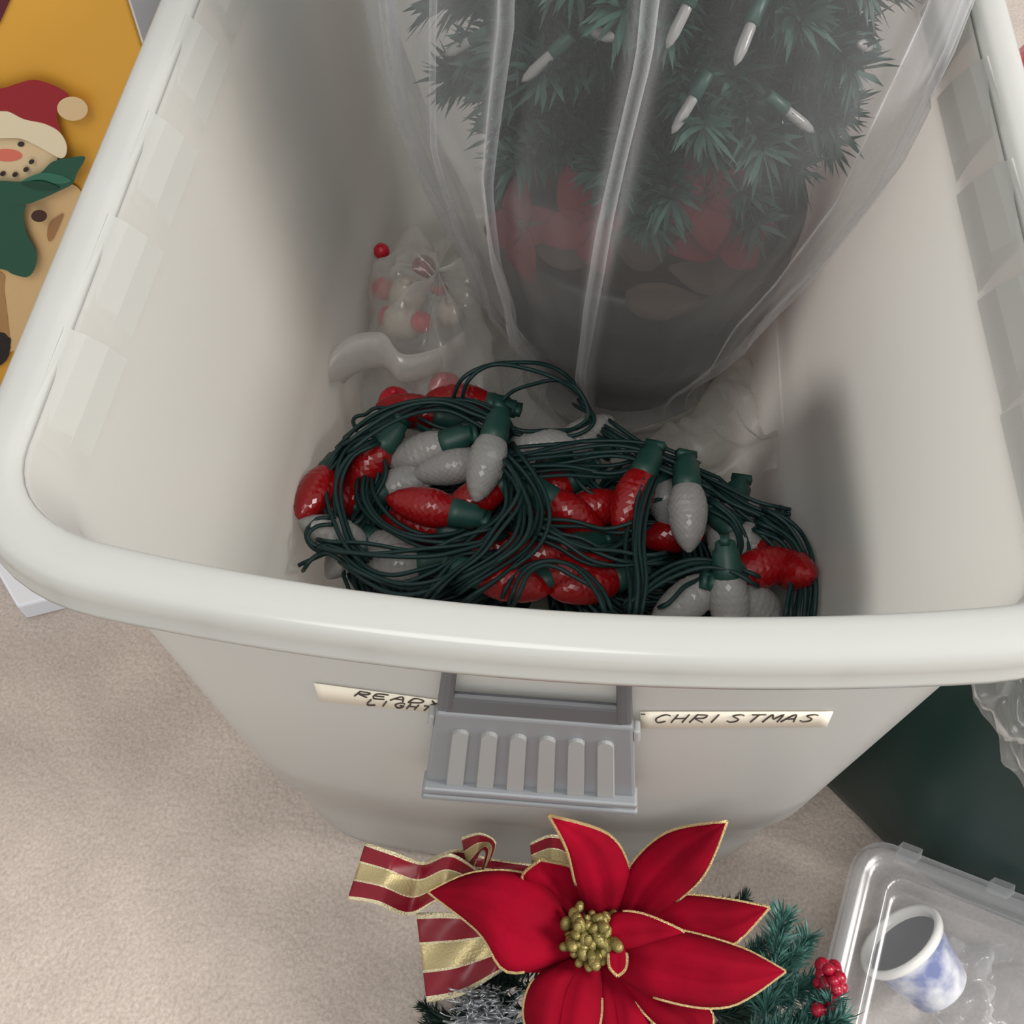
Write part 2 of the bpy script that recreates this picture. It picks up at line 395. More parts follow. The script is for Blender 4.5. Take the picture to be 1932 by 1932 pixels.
# tape with hand-lettering ----------------------------------------
def bil(q, u, v):
    a, b, c, d = [np.array(p, float) for p in q]         # TL TR BR BL
    return (a*(1-u)+b*u)*(1-v)+(d*(1-u)+c*u)*v
GL = {'R': [[(0, 1), (0.05, 0)], [(0.05, 0), (0.6, 0.1), (0.55, 0.45), (0.1, 0.5), (0.7, 1)]], 'E': [[(0.6, 0), (0, 0.05), (0.05, 1), (0.65, 0.95)], [(0.02, 0.5), (0.5, 0.47)]],
      'A': [[(0, 1), (0.35, 0), (0.7, 1)], [(0.12, 0.62), (0.6, 0.6)]], 'D': [[(0, 1), (0.05, 0), (0.6, 0.25), (0.6, 0.75), (0, 1)]],
      'Y': [[(0, 0), (0.35, 0.5), (0.7, 0)], [(0.35, 0.5), (0.25, 1)]], 'L': [[(0.05, 0), (0, 1), (0.6, 0.95)]], 'I': [[(0.2, 0), (0.2, 1)]],
      'G': [[(0.6, 0.15), (0.3, 0), (0, 0.5), (0.3, 1), (0.62, 0.85), (0.62, 0.55), (0.35, 0.55)]], 'H': [[(0, 0), (0, 1)], [(0.6, 0), (0.6, 1)], [(0, 0.5), (0.6, 0.48)]],
      'T': [[(0, 0.03), (0.75, 0)], [(0.38, 0), (0.34, 1)]], 'S': [[(0.6, 0.12), (0.3, 0), (0.05, 0.22), (0.5, 0.6), (0.5, 0.9), (0.2, 1), (0, 0.85)]],
      'C': [[(0.62, 0.15), (0.3, 0), (0, 0.5), (0.25, 1), (0.62, 0.85)]], 'M': [[(0, 1), (0.1, 0), (0.4, 0.6), (0.7, 0), (0.8, 1)]], '-': [[(0, 0.4), (0.5, 0.4)]]}
def lettering(q, lines, parent):
    mb = MB()
    for text, u0, u1, v0, v1 in lines:
        st = (u1-u0)/len(text)
        for i, ch in enumerate(text):
            for stroke in GL[ch]:
                P = []
                for x, y in catmull(np.array(stroke), 4):
                    u = u0+st*(i+0.08+x*1.0)+(1-y)*st*0.35; v = v0+(v1-v0)*y
                    px, py = bil(q, u, v); P.append(on_front(px, py, 0.0012))
                mb.add(tube(P, 0.00042, 4))
    mb.build('handwriting', M_ink, parent, label='dark marker handwriting')
for nm, q, lines in (('READY', [(592, 1289), (835, 1322), (835, 1346), (603, 1323)], [('READY', 0.29, 1.0, 0.12, 0.46), ('LIGHTS', 0.38, 1.02, 0.56, 0.92)]),
                     ('XMAS', [(1208, 1343), (1572, 1343), (1560, 1371), (1208, 1374)], [('-', -0.01, 0.035, 0.05, 0.3), ('CHRISTMAS', 0.06, 0.93, 0.18, 0.66)])):
    V = []; nu = 20
    for i in range(nu):
        for v in (0, 0.5, 1):
            px, py = bil(q, i/(nu-1), v); V.append(on_front(px, py, 0.0008))
    tp = obj('tape_label', V, gridfaces(nu, 3), M_tape, bin_, solid=0.0003)
    lettering(q, lines, tp)

# ------------------------------------------------------------------ string lights
def at_in(px, py, z, m):
    """point under the pixel at height z, lifted along the slope of the heap where it would touch a side wall"""
    for _ in range(40):
        P = at(px, py, z)
        if abs(P[0]) <= hw_at(z)-T-m: break
        z += 0.003
    return P
def bulb_meshes():
    # faceted strawberry-shaped cap, axis +z, origin at socket mouth; length 0.05
    base = [(0.0075, 0.0), (0.0105, 0.004), (0.0128, 0.011), (0.0136, 0.018), (0.0128, 0.026), (0.0108, 0.034), (0.0078, 0.041), (0.0042, 0.046), (0.0012, 0.0485)]
    zz_ = np.linspace(0, 0.0485, 21); rb_ = np.interp(zz_, [p[1] for p in base], [p[0] for p in base])
    prof = [(r*(1.0 if i % 2 else 0.985), z) for i, (r, z) in enumerate(zip(rb_, zz_))]
    n = 18; V = []
    for i, (r, z) in enumerate(prof):
        for j in range(n):
            a = 2*PI*(j+0.5*(i % 2))/n; V.append((r*math.cos(a), r*math.sin(a), z))
    F = []
    for i in range(len(prof)-1):
        for j in range(n):
            a, b = i*n+j, i*n+(j+1) % n; c, d = (i+1)*n+j, (i+1)*n+(j+1) % n
            F += [(a, b, c), (b, d, c)] if i % 2 == 0 else [(a, d, c), (a, b, d)]
    F.append(tuple(range(n))[::-1]); F.append(tuple((len(prof)-1)*n+j for j in range(n)))
    red = mesh('red_bulb', V, F, M_redbulb, False); clear = mesh('clear_bulb', V, F, M_clearbulb, False)
    sv, sf = lathe([(0.0050, -0.020), (0.0066, -0.019), (0.0070, -0.015), (0.0088, -0.013), (0.0092, -0.004), (0.0098, -0.003), (0.0098, 0.003), (0.0085, 0.0045)], 14)
    bv, bf = box((0, 0, -0.021), (0.0070, 0.0030, 0.0024))
    s = MB().add((sv, sf)).add((bv, bf))
    sk = mesh('socket', np.concatenate(s.V), s.F, M_socket, True)
    return red, clear, sk
RED, CLEAR, SOCK = bulb_meshes()
STR = [thing('string_lights', (-0.09, 0.24, 0.0036), 'tangled coil of red and clear Christmas lights nearest the left wall of the bin', 'string lights', 'string lights in the bin'),
       thing('string_lights', (0.08, 0.24, 0.0036), 'bundle of red and clear Christmas lights in front of the bagged urn tree', 'string lights', 'string lights in the bin')]
def put_bulb(px0, py0, z0, px1, py1, z1, kind, which, sc=1.0):
    A, B = at_in(px0, py0, z0, 0.012), at_in(px1, py1, z1, 0.006); d = Vector(B-A)
    E_ = A+np.array(d.normalized())*0.0485*sc
    lim = hw_at(E_[2])-T-0.005
    if abs(E_[0]) > lim: A = A-np.array((math.copysign(abs(E_[0])-lim, E_[0]), 0, 0))
    q = d.to_track_quat('Z', 'Y')
    par = STR[which]
    o = bpy.data.objects.new('bulb', RED if kind == 'r' else CLEAR); COL.objects.link(o); o.parent = par
    o.matrix_local = Matrix.Translation(Vector(A)-par.location)@q.to_matrix().to_4x4()@Matrix.Rotation(random.uniform(0, 6), 4, 'Z')@Matrix.Scale(sc, 4)
    o['label'] = 'red faceted bulb' if kind == 'r' else 'clear faceted bulb'
    s = bpy.data.objects.new('socket', SOCK); COL.objects.link(s); s.parent = o
Z = 0.12
BULBS = [  # socket px, z, tip px, z, kind, string
    (725, 838, .125, 690, 885, .115, 'r', 0), (622, 892, .125, 573, 965, .12, 'r', 0), (660, 915, .10, 615, 945, .095, 'r', 0), (860, 968, .135, 738, 942, .135, 'r', 0),
    (945, 915, .125, 868, 958, .12, 'r', 0), (932, 822, .15, 905, 918, .14, 'c', 0), (905, 868, .125, 808, 890, .12, 'c', 0), (845, 835, .13, 755, 868, .115, 'c', 0),
    (965, 845, .11, 1045, 838, .12, 'c', 0), (1060, 850, .11, 1115, 815, .11, 'c', 1), (830, 785, .11, 755, 772, .11, 'r', 0), (925, 765, .11, 858, 755, .11, 'r', 0),
    (840, 1000, .115, 745, 985, .11, 'r', 0), (650, 1030, .11, 575, 1000, .105, 'c', 0), (800, 1060, .12, 690, 1065, .115, 'c', 0), (700, 1020, .11, 800, 1075, .115, 'c', 0),
    (1035, 940, .13, 1105, 990, .12, 'r', 1), (1080, 960, .12, 1180, 955, .115, 'r', 1), (1215, 890, .145, 1168, 1000, .135, 'r', 1), (1080, 905, .115, 1030, 930, .11, 'r', 1),
    (1296, 912, .145, 1300, 1040, .135, 'c', 1), (1385, 948, .11, 1362, 1020, .11, 'c', 1), (1440, 1000, .115, 1395, 1035, .12, 'c', 1), (1395, 1000, .12, 1445, 1050, .115, 'r', 1),
    (1405, 1085, .14, 1500, 1060, .135, 'r', 1), (1475, 1070, .12, 1550, 1090, .12, 'r', 1), (1372, 1078, .15, 1378, 1160, .13, 'c', 1), (1345, 1100, .135, 1270, 1150, .13, 'c', 1),
    (1090, 1030, .12, 965, 1058, .125, 'r', 1), (900, 1082, .14, 990, 1105, .135, 'r', 0), (1030, 1095, .125, 1150, 1055, .125, 'r', 1), (860, 1050, .11, 950, 1030, .115, 'r', 0),
    (1440, 1120, .135, 1500, 1150, .12, 'c', 1), (1240, 905, .12, 1265, 960, .11, 'c', 1), (720, 930, .11, 775, 905, .11, 'c', 0), (1165, 1090, .12, 1080, 1110, .125, 'r', 1),
    (1120, 1020, .105, 1030, 1035, .10, 'r', 1), (1330, 1000, .10, 1260, 1010, .10, 'r', 1), (690, 990, .10, 640, 1060, .10, 'c', 0), (1150, 845, .105, 1210, 870, .10, 'c', 1)]
for b in BULBS: put_bulb(*b)

def strands(pts, n, spread, z, which, mb, zj=0.006, r=0.00155):
    pts = np.array([p[:2] for p in pts], float)
    c = catmull(pts, 7)
    tg = np.gradient(c, axis=0); tg /= np.linalg.norm(tg, axis=1)[:, None]+1e-9
    nr_ = np.column_stack([-tg[:, 1], tg[:, 0]]); L = np.linspace(0, 1, len(c))
    for i in range(n):
        off = (i-(n-1)/2)*spread; ph, fq, am = rng.uniform(0, 6), rng.uniform(0.8, 2.0), rng.uniform(0.25, 0.9)*spread
        q = c+nr_*(off+am*np.sin(ph+fq*2*PI*L))[:, None]
        zz = np.interp(L, np.linspace(0, 1, len(z)), z) if not np.isscalar(z) else np.full(len(c), z)
        zz = zz+rng.uniform(-zj, zj)+0.004*np.sin(ph*2+L*5)-0.035*(np.clip(1-L/0.10, 0, 1)**2+np.clip(1-(1-L)/0.10, 0, 1)**2)
        mb.add(tube([at_in(a, b_, h, 0.003) for (a, b_), h in zip(q, zz)], r, 5))
W_ = [  # polyline, strands, spacing px, z, string
    ([(862, 775), (880, 718), (930, 685), (1000, 690), (1060, 715), (1105, 755), (1125, 800)], 2, 9, [.12, .15, .16, .16, .15, .13, .11], 0),
    ([(930, 785), (965, 740), (1010, 720), (1050, 716), (1090, 740), (1105, 790), (1050, 825)], 1, 8, [.12, .14, .15, .15, .14, .12], 0),
    ([(640, 850), (690, 808), (760, 778), (840, 765), (905, 785), (950, 815)], 4, 8, .142, 0),
    ([(655, 835), (720, 795), (800, 760), (880, 760), (940, 790), (965, 830)], 3, 8, .136, 0),
    ([(668, 812), (674, 788), (700, 773), (745, 776)], 1, 8, .12, 0),
    ([(720, 815), (660, 845), (632, 900), (628, 960), (650, 1025), (700, 1070)], 5, 8, .138, 0),
    ([(690, 890), (692, 940), (730, 990), (795, 1018), (870, 1012), (945, 960)], 4, 8, .132, 0),
    ([(590, 1018), (650, 1034), (730, 1042), (810, 1040), (880, 1024), (960, 1000)], 3, 9, .146, 0),
    ([(640, 985), (600, 985), (580, 1010), (600, 1035), (660, 1030)], 2, 8, .138, 0),
    ([(650, 1030), (690, 1075), (750, 1095), (820, 1080), (880, 1050), (950, 1048)], 3, 9, .142, 0),
    ([(640, 1060), (720, 1105), (800, 1110), (870, 1080)], 2, 9, .14, 0),
    ([(950, 850), (990, 900), (1008, 960), (992, 1020), (940, 1070), (860, 1120)], 7, 8, .152, 0),
    ([(975, 900), (960, 960), (915, 1020), (860, 1065), (800, 1130)], 4, 9, .15, 0),
    ([(700, 850), (720, 900), (690, 960), (660, 1000)], 3, 8, .12, 0),
    ([(780, 800), (850, 812), (910, 806), (950, 850)], 3, 8, .132, 0),
    ([(600, 905), (640, 870), (690, 835), (750, 815)], 3, 8, .13, 0),
    ([(570, 1075), (610, 1045), (660, 1060), (700, 1095)], 2, 9, .13, 0),
    ([(945, 868), (1040, 856), (1140, 846), (1225, 855), (1310, 892)], 6, 7, .138, 1),
    ([(955, 892), (1060, 885), (1150, 892), (1225, 872), (1280, 880)], 4, 7, .132, 1),
    ([(1130, 800), (1190, 838), (1270, 880), (1350, 925), (1420, 962), (1490, 975)], 5, 7, .128, 1),
    ([(1230, 860), (1310, 905), (1380, 950), (1440, 985), (1480, 1010)], 4, 7, .128, 1),
    ([(1005, 990), (1080, 986), (1150, 1000), (1215, 988)], 2, 9, .142, 1),
    ([(1000, 1005), (1060, 1022), (1120, 1050), (1190, 1058), (1260, 1050)], 4, 8, .146, 1),
    ([(1010, 985), (1080, 1020), (1150, 1035), (1210, 1000)], 2, 9, .14, 1),
    ([(1232, 885), (1212, 950), (1200, 1030), (1203, 1100), (1195, 1170)], 5, 7, .15, 1),
    ([(955, 1140), (985, 1085), (1035, 1064), (1090, 1075), (1130, 1115), (1150, 1170)], 3, 8, .156, 1),
    ([(1175, 1150), (1235, 1095), (1310, 1066), (1380, 1072), (1440, 1100)], 3, 8, .152, 1),
    ([(1425, 975), (1475, 1005), (1506, 1050), (1518, 1110), (1505, 1190)], 8, 7, .138, 1),
    ([(1325, 945), (1385, 985), (1405, 1035), (1370, 1070), (1300, 1090)], 3, 8, .138, 1),
    ([(1090, 755), (1115, 790), (1060, 822), (1000, 815), (950, 800)], 2, 9, .125, 1),
    ([(1010, 880), (1000, 940), (1030, 1000), (1100, 1040), (1180, 1030)], 3, 9, .13, 1),
    ([(1240, 1150), (1290, 1120), (1330, 1085), (1390, 1050)], 2, 9, .145, 1),
    ([(1080, 880), (1110, 920), (1180, 945), (1250, 930), (1300, 950)], 3, 9, .122, 1)]
for pts, ns, sp, z, wch in W_:
    mb = MB(); strands(pts, ns, sp, z, wch, mb); mb.build('wire', M_wire, STR[wch])
# the deeper turns of each coil, down to the bin floor
for wch, (cx, cyy, rx, ry) in enumerate(((-0.075, 0.235, 0.062, 0.078), (0.075, 0.225, 0.065, 0.075))):
    mb = MB()
    for i in range(95):
        zc = 0.012+0.098*rng.random(); sc = rng.uniform(0.12, 1.0)**0.6
        ph, e = rng.uniform(0, 6.28), rng.uniform(-0.2, 0.2); tl = rng.uniform(-0.15, 0.15, 2)
        P = []
        for a in np.linspace(0, 2*PI, 30, endpoint=False):
            k1 = sc*(1+0.12*math.sin(2*a+ph)+0.06*math.sin(3*a+2*ph))
            x, y = rx*k1*math.cos(a), ry*k1*math.sin(a)
            X = np.clip(cx+x*math.cos(e)-y*math.sin(e), -hw_at(zc)+0.02, hw_at(zc)-0.02); Y = max(0.085, cyy+x*math.sin(e)+y*math.cos(e))
            P.append((X, Y, min(0.116, max(0.007, zc+tl[0]*x+tl[1]*y))))
        mb.add(tube(P, 0.00155, 5, closed=True))
    mb.build('coiled_wire', M_wire, STR[wch])['kind'] = 'stuff'

# ------------------------------------------------------------------ urn tree in a clear bag
UX, UY = 0.050, 0.455
tree = thing('potted_tree', (UX, UY, 0.0042), 'small artificial Christmas tree in a dark urn, seen through the clear bag in the bin', 'tree')
up_ = [(0.060, 0.0), (0.066, 0.004), (0.068, 0.02), (0.064, 0.035), (0.060, 0.05), (0.063, 0.062), (0.071, 0.078), (0.086, 0.098), (0.099, 0.12), (0.109, 0.15), (0.112, 0.185), (0.110, 0.205), (0.114, 0.212), (0.114, 0.220), (0.105, 0.222), (0.102, 0.21), (0.10, 0.19)]
obj('urn', *lathe(up_, 48, (UX, UY, 0.0042)), M_urn, tree)
obj('moss', *lathe([(0.1, 0.195), (0.075, 0.205), (0.03, 0.215), (0.004, 0.218)], 24, (UX, UY, 0.0042)), M_tan, tree, label='tan moss filling the urn')
obj('trunk', *tube([(UX, UY, 0.2), (UX, UY, 0.40), (UX, UY, 0.58)], [0.012, 0.010, 0.006], 8), M_twig, tree)
def branch_mesh(name, L, nn, nl, seed, m, wid=0.0022, droop=0.25):
    g = np.random.default_rng(seed); V, F = [], []
    ax = [(t*L, 0.0, -droop*L*t*t) for t in np.linspace(0, 1, 6)]
    tv, tfc = tube(ax, [0.0016*(1-0.6*t) for t in np.linspace(0, 1, 6)], 4); V = [tuple(v) for v in tv]; F = list(tfc)
    for i in range(nn):
        t = 0.08+0.92*g.random(); a = g.uniform(0, 2*PI); tilt = g.uniform(0.55, 1.1)
        p = np.array((t*L, 0, -droop*L*t*t)); d = np.array((math.cos(tilt), math.sin(tilt)*math.cos(a), math.sin(tilt)*math.sin(a)))
        l = nl*g.uniform(0.65, 1.1)*(1-0.25*t); s = np.cross(d, g.normal(size=3)); s /= np.linalg.norm(s)+1e-9
        w = wid*0.5; b = len(V); tip = p+d*l+np.array((0, 0, -0.1*l))
        V += [tuple(p-s*w*0.6), tuple(p+s*w*0.6), tuple(p+d*l*0.6+s*w), tuple(tip), tuple(p+d*l*0.6-s*w)]
        F += [(b, b+1, b+2, b+4), (b+4, b+2, b+3)]
    return mesh(name, V, F, m, False)
BR = [branch_mesh('branch', 0.115, 330, 0.030, 10+i, M_needle, 0.0029, 0.12) for i in range(4)]
assert BR
def put(name, me, parent, loc, rot, sc=1.0):
    o = bpy.data.objects.new(name, me); COL.objects.link(o); o.parent = parent
    b = base_of(parent); o.location = Vector(loc)-b; o.rotation_euler = rot; o.scale = (sc,)*3
    return o
for i in range(190):
    z = 0.248+0.332*(i/190)
    a = i*2.39996+rng.uniform(-0.2, 0.2); R0 = 0.125-0.05*max(0, (z-0.42)/0.16)
    el = rng.uniform(-0.05, 0.5)+max(0, 0.5-(z-0.248)*9)
    s_ = R0/0.115*rng.uniform(0.85, 1.1)
    # keep the branch tips inside the bin walls
    while abs(UX+math.cos(a)*0.122*s_*math.cos(el)) > hw_at(min(z, 0.39))-0.027 and s_ > 0.3: s_ *= 0.95
    put('branch', BR[i % 4], tree, (UX+0.008*math.cos(a), UY+0.008*math.sin(a), z), (rng.uniform(-1, 1), -el, a), s_)
# mini light bulbs among the branches
mv, mf = lathe([(0.0022, 0), (0.0030, 0.003), (0.0031, 0.015), (0.0022, 0.020), (0.0004, 0.023)], 8)
MB_me = mesh('mini_bulb', mv, mf, M_clearbulb); mv, mf = lathe([(0.003, -0.013), (0.0038, -0.012), (0.004, 0.001), (0.0024, 0.002)], 8)
MS_me = mesh('mini_socket', mv, mf, M_socket)
def surf_at(px, py, r):
    """point where the pixel's ray meets the cylinder of radius r round the tree"""
    d = ray(px, py); o = CAM; dx, dy = d[0], d[1]; ox, oy = o[0]-UX, o[1]-UY
    A = dx*dx+dy*dy; B = ox*dx+oy*dy; C = ox*ox+oy*oy-r*r; disc = B*B-A*C
    t = (-B-math.sqrt(max(disc, 0)))/A; return o+d*t
for (x0, y0, x1, y1) in ((1045, 98, 1002, 138), (1312, 178, 1282, 228), (1300, 5, 1272, 62), (893, 75, 850, 98), (1640, 90, 1600, 75), (1480, 205, 1530, 245), (1120, 60, 1145, 68), (1420, 40, 1400, 90)):
    A, B = surf_at(x0, y0, 0.134), surf_at(x1, y1, 0.143); d = Vector(B-A)
    o = put('mini_bulb', MB_me, tree, A, d.to_track_quat('Z', 'Y').to_euler(), 0.95); o['label'] = 'clear mini light bulb'
    s = bpy.data.objects.new('mini_socket', MS_me); COL.objects.link(s); s.parent = o

def petal_world(P0, d, nrm, L, Wd, curl, m, name, parent, bend=0.0):
    d = np.array(d, float); d /= np.linalg.norm(d); nrm = np.array(nrm, float); nrm -= d*(nrm@d); nrm /= np.linalg.norm(nrm); s = np.cross(d, nrm)
    V = []; nu, nv = 10, 5
    for i in range(nu):
        u = i/(nu-1); w = Wd*math.sin(PI*min(0.97, 0.10+0.88*u**0.85))**0.9
        for j in range(nv):
            v = (j/(nv-1)-0.5)*2
            V.append(np.array(P0)+d*L*u+s*w*v*0.5-nrm*(curl*L*u*u)+nrm*abs(v)*w*0.16)
    return obj(name, V, gridfaces(nu, nv), m, parent, solid=0.0007)
for (px, py) in ((985, 430), (1110, 415), (1330, 375), (1365, 440)):
    c = surf_at(px, py, 0.121)
    c = np.array(c)
    out = np.array((c[0]-UX, c[1]-UY, 0.06)); out /= np.linalg.norm(out)
    for kx in range(4):
        a = kx*PI/2+rng.uniform(0, 0.8); t1 = np.cross(out, (0, 0, 1)); t1 /= np.linalg.norm(t1); t2 = np.cross(out, t1)
        petal_world(c, t1*math.cos(a)+t2*math.sin(a)+out*0.15, out, 0.034, 0.024, 0.25, M_redcloth, 'red_petal', tree)
for (px, py, an) in ((1110, 490, 0.4), (1240, 500, 1.2), (1300, 540, 2.2), (1180, 560, 3.0), (1380, 520, 0.8)):
    c = np.array(surf_at(px, py, 0.116)); out = np.array((c[0]-UX, c[1]-UY, 0.05)); out /= np.linalg.norm(out)
    t1 = np.cross(out, (0, 0, 1)); t1 /= np.linalg.norm(t1)
    petal_world(c, t1*math.cos(an)+np.array((0, 0, math.sin(an)*0.5)), out, 0.05, 0.026, 0.1, M_tan, 'dried_leaf', tree)

def clampx(p, m=0.0045):
    w = hw_at(min(max(p[2], 0), H))-m-(0.004 if p[2] > 0.38 else 0); p[0] = min(max(p[0], -w), w); return p
bag = thing('clear_plastic_bag', (UX, UY, 0.0042), 'tall clear plastic bag pulled over the urn tree, gathered at its foot', 'plastic bag')
nz_, nph = 90, 360
prz = [0.005, 0.03, 0.06, 0.08, 0.11, 0.15, 0.20, 0.26, 0.34, 0.46, 0.55, 0.60, 0.64]
prr = [0.098, 0.080, 0.074, 0.080, 0.096, 0.114, 0.124, 0.145, 0.165, 0.172, 0.165, 0.10, 0.03]
V = []
# pleats: (angle at the top, angle at the gathered foot, height of the fin, half width)
PLE = [(-0.98, -1.30, 0.012, 0.045), (-0.50, -0.84, 0.012, 0.036), (-0.12, -0.34, 0.012, 0.032), (0.95, 0.7, 0.006, 0.06), (1.5, 1.3, 0.01, 0.04), (-1.6, -1.7, 0.012, 0.04), (2.4, 2.2, 0.012, 0.05), (-2.4, -2.2, 0.012, 0.05), (0.62, 0.45, 0.005, 0.02)]
for i in range(nz_):
    z = 0.005+(0.64-0.005)*(i/(nz_-1))**1.1
    r0 = np.interp(z, prz, prr); f = min(1, max(0, (z-0.05)/0.40))
    for j in range(nph):
        ph = -PI+2*PI*j/nph
        r = r0+0.003*noise.noise(Vector((math.cos(ph)*4, math.sin(ph)*4, z*9)))+0.0009*noise.noise(Vector((ph*9, z*16, 3)))
        for (a1, a0, am, hw_) in PLE:
            d = ph-(a0+(a1-a0)*f+0.010*math.sin(z*9+a1*5))
            r += am*(0.8+0.2*math.sin(z*6+a0*7)**2)*math.exp(-(d/hw_)**2)
        p = [UX+r*math.sin(ph), UY-r*math.cos(ph), z]
        V.append(clampx(p))
obj('bag_film', V, gridfaces(nz_, nph, True), M_film, bag)
# bunched folds running down the film, several layers thick
M_fold = film('bunched_polythene', (0.88, 0.89, 0.92), 0.09, 0.30, 0.03, 0.25, 1.3)
for (a1, a0, w0_, zb_, zt_) in ((-0.98, -1.30, 0.0085, 0.09, 0.56), (-0.50, -0.84, 0.0060, 0.07, 0.56), (-0.12, -0.36, 0.0070, 0.045, 0.56), (-0.74, -1.08, 0.0034, 0.06, 0.5), (0.80, 0.62, 0.0045, 0.17, 0.5), (-1.25, -1.45, 0.007, 0.12, 0.56)):
    P = []; Rr = []
    for z in np.linspace(zb_, zt_, 40):
        f = min(1, max(0, (z-0.05)/0.40)); ph = a0+(a1-a0)*f+0.010*math.sin(z*9+a1*5)+0.003*math.sin(z*31+a0)
        r = np.interp(z, prz, prr)+0.008; P.append(clampx([UX+r*math.sin(ph), UY-r*math.cos(ph), z], 0.012))
        e = min(1, (z-zb_)/0.03)*min(1, (zt_-z)/0.02); Rr.append(0.58*w0_*(0.25+0.75*e)*(0.9+0.2*math.sin(z*11+a0*4)**2))
    obj('film_fold', *tube(P, Rr, 10), M_fold, bag, label='bunched fold of the film')
# loose hem of the bag spread over the bin floor on the right
V = []; nu, nv = 46, 40
for i in range(nu):
    for j in range(nv):
        u, v = i/(nu-1), j/(nv-1)
        x = 0.035+0.125*u+0.008*math.sin(v*7); y = 0.315+0.15*v+0.012*math.sin(u*5)
        z = 0.055+0.030*noise.noise(Vector((u*3.1, v*3.4, 5)))+0.012*noise.noise(Vector((u*9, v*8, 2)))+0.05*u*u*(1-v)-0.03*(1-u)
        rr = math.hypot(x-UX, y-UY)
        if rr < 0.084: x = UX+(x-UX)*0.084/rr; y = UY+(y-UY)*0.084/rr
        V.append(clampx([x, y, max(0.006, z)], 0.006))
M_hem = film('dull_polythene_film', (0.62, 0.60, 0.56), 0.30, 0.65, 0.02, 0.35, 1.5)
obj('loose_hem', V, gridfaces(nu, nv), M_hem, bag, label='crumpled loose hem of the clear bag')

# ------------------------------------------------------------------ white bag with red ornaments, left of the urn
wb = thing('white_plastic_bag', (-0.095, 0.39, 0.0042), 'crumpled milky plastic bag of red and white baubles beside the bagged urn', 'plastic bag')
V = []; nu, nv = 40, 64
for i in range(nu):
    th = PI*0.5*(1-i/(nu-1)*0.999)
    for j in range(nv):
        a = 2*PI*j/nv; e = 0.75
        ct = math.cos(th)**e if math.cos(th) > 0 else 0
        k1 = 1+0.16*noise.noise(Vector((math.cos(a)*2, math.sin(a)*2, th*2)))+0.09*noise.noise(Vector((math.cos(a)*6, math.sin(a)*6, th*5)))
        x = -0.098+0.074*ct*math.cos(a)*k1; y = 0.435+0.105*ct*math.sin(a)*k1; z = 0.006+0.135*math.sin(th)*k1
        if math.hypot(x-UX, y-UY) < 0.117: 
            s_ = 0.117/math.hypot(x-UX, y-UY); x, y = UX+(x-UX)*s_, UY+(y-UY)*s_
        V.append(clampx([x, y, max(0.006, z)], 0.006))
F = gridfaces(nu, nv, True)
obj('bag_film', V, F[::-1], M_whitebag, wb)
c = catmull([at(x, y, z) for x, y, z in ((625, 745, .10), (612, 695, .125), (650, 640, .14), (720, 628, .145), (760, 668, .14), (830, 655, .135), (880, 620, .125))], 8)
V = []
for i, p in enumerate(c):
    t = i/(len(c)-1)
    for j in range(7):
        a = (j/6)*2.6; V.append(p+np.array((0, -0.016*math.sin(a)*(1-0.5*t), -0.050*(1-math.cos(a))*0.5*(1-0.65*t))))
obj('folded_edge', V, gridfaces(len(c), 7), M_whitebag, wb, solid=0.0006, label='white folded edge of the bag')
ORN = [(720, 474, .092, .0068, 'r'), (724, 545, .10, .0095, 'r'), (800, 505, .10, .010, 'd'), (828, 540, .10, .008, 'r'), (795, 608, .10, .009, 'r'), (735, 600, .09, .010, 'r'), (840, 735, .085, .014, 'r'), (745, 760, .085, .013, 'r'), (770, 560, .10, .016, 'w'), (760, 605, .09, .017, 'w'), (850, 590, .085, .012, 'w')]
wl = {'r': 'small red bauble in the milky bag', 'd': 'dark red bauble in the milky bag', 'w': 'white bauble in the milky bag'}
WHERE = ['small bright red bauble at the top of the milky bag', 'red bauble just under the topmost one in the milky bag', 'dark red bauble near the urn in the milky bag', 'red bauble touching the dark red one in the milky bag',
         'red bauble above the white folded edge of the milky bag', 'red bauble against the bin wall in the milky bag', 'large red bauble low in the milky bag near the wires', 'large red bauble low in the milky bag near the bin wall',
         'upper white bauble in the milky bag', 'largest white bauble in the milky bag', 'white bauble closest to the urn in the milky bag']
M_orn = {'r': mat('red_bauble', (0.50, 0.012, 0.03), 0.4), 'd': mat('dark_red_bauble', (0.22, 0.02, 0.035), 0.5), 'w': mat('cream_bauble', (0.50, 0.46, 0.39), 0.5)}
for (px, py, z, r, kd), lb in zip(ORN, WHERE):
    c0 = at(px, py, z)
    pr_ = [(r*math.sin(PI*t), -r*math.cos(PI*t)) for t in np.linspace(0.03, 0.93, 10)]+[(r*0.22, r*0.99), (r*0.22, r*1.22)]
    o = obj('bauble', *lathe(pr_, 14, c0), M_orn[kd], None, loc=tuple(c0)); tag(o, lb, 'bauble', 'baubles in the milky bag')

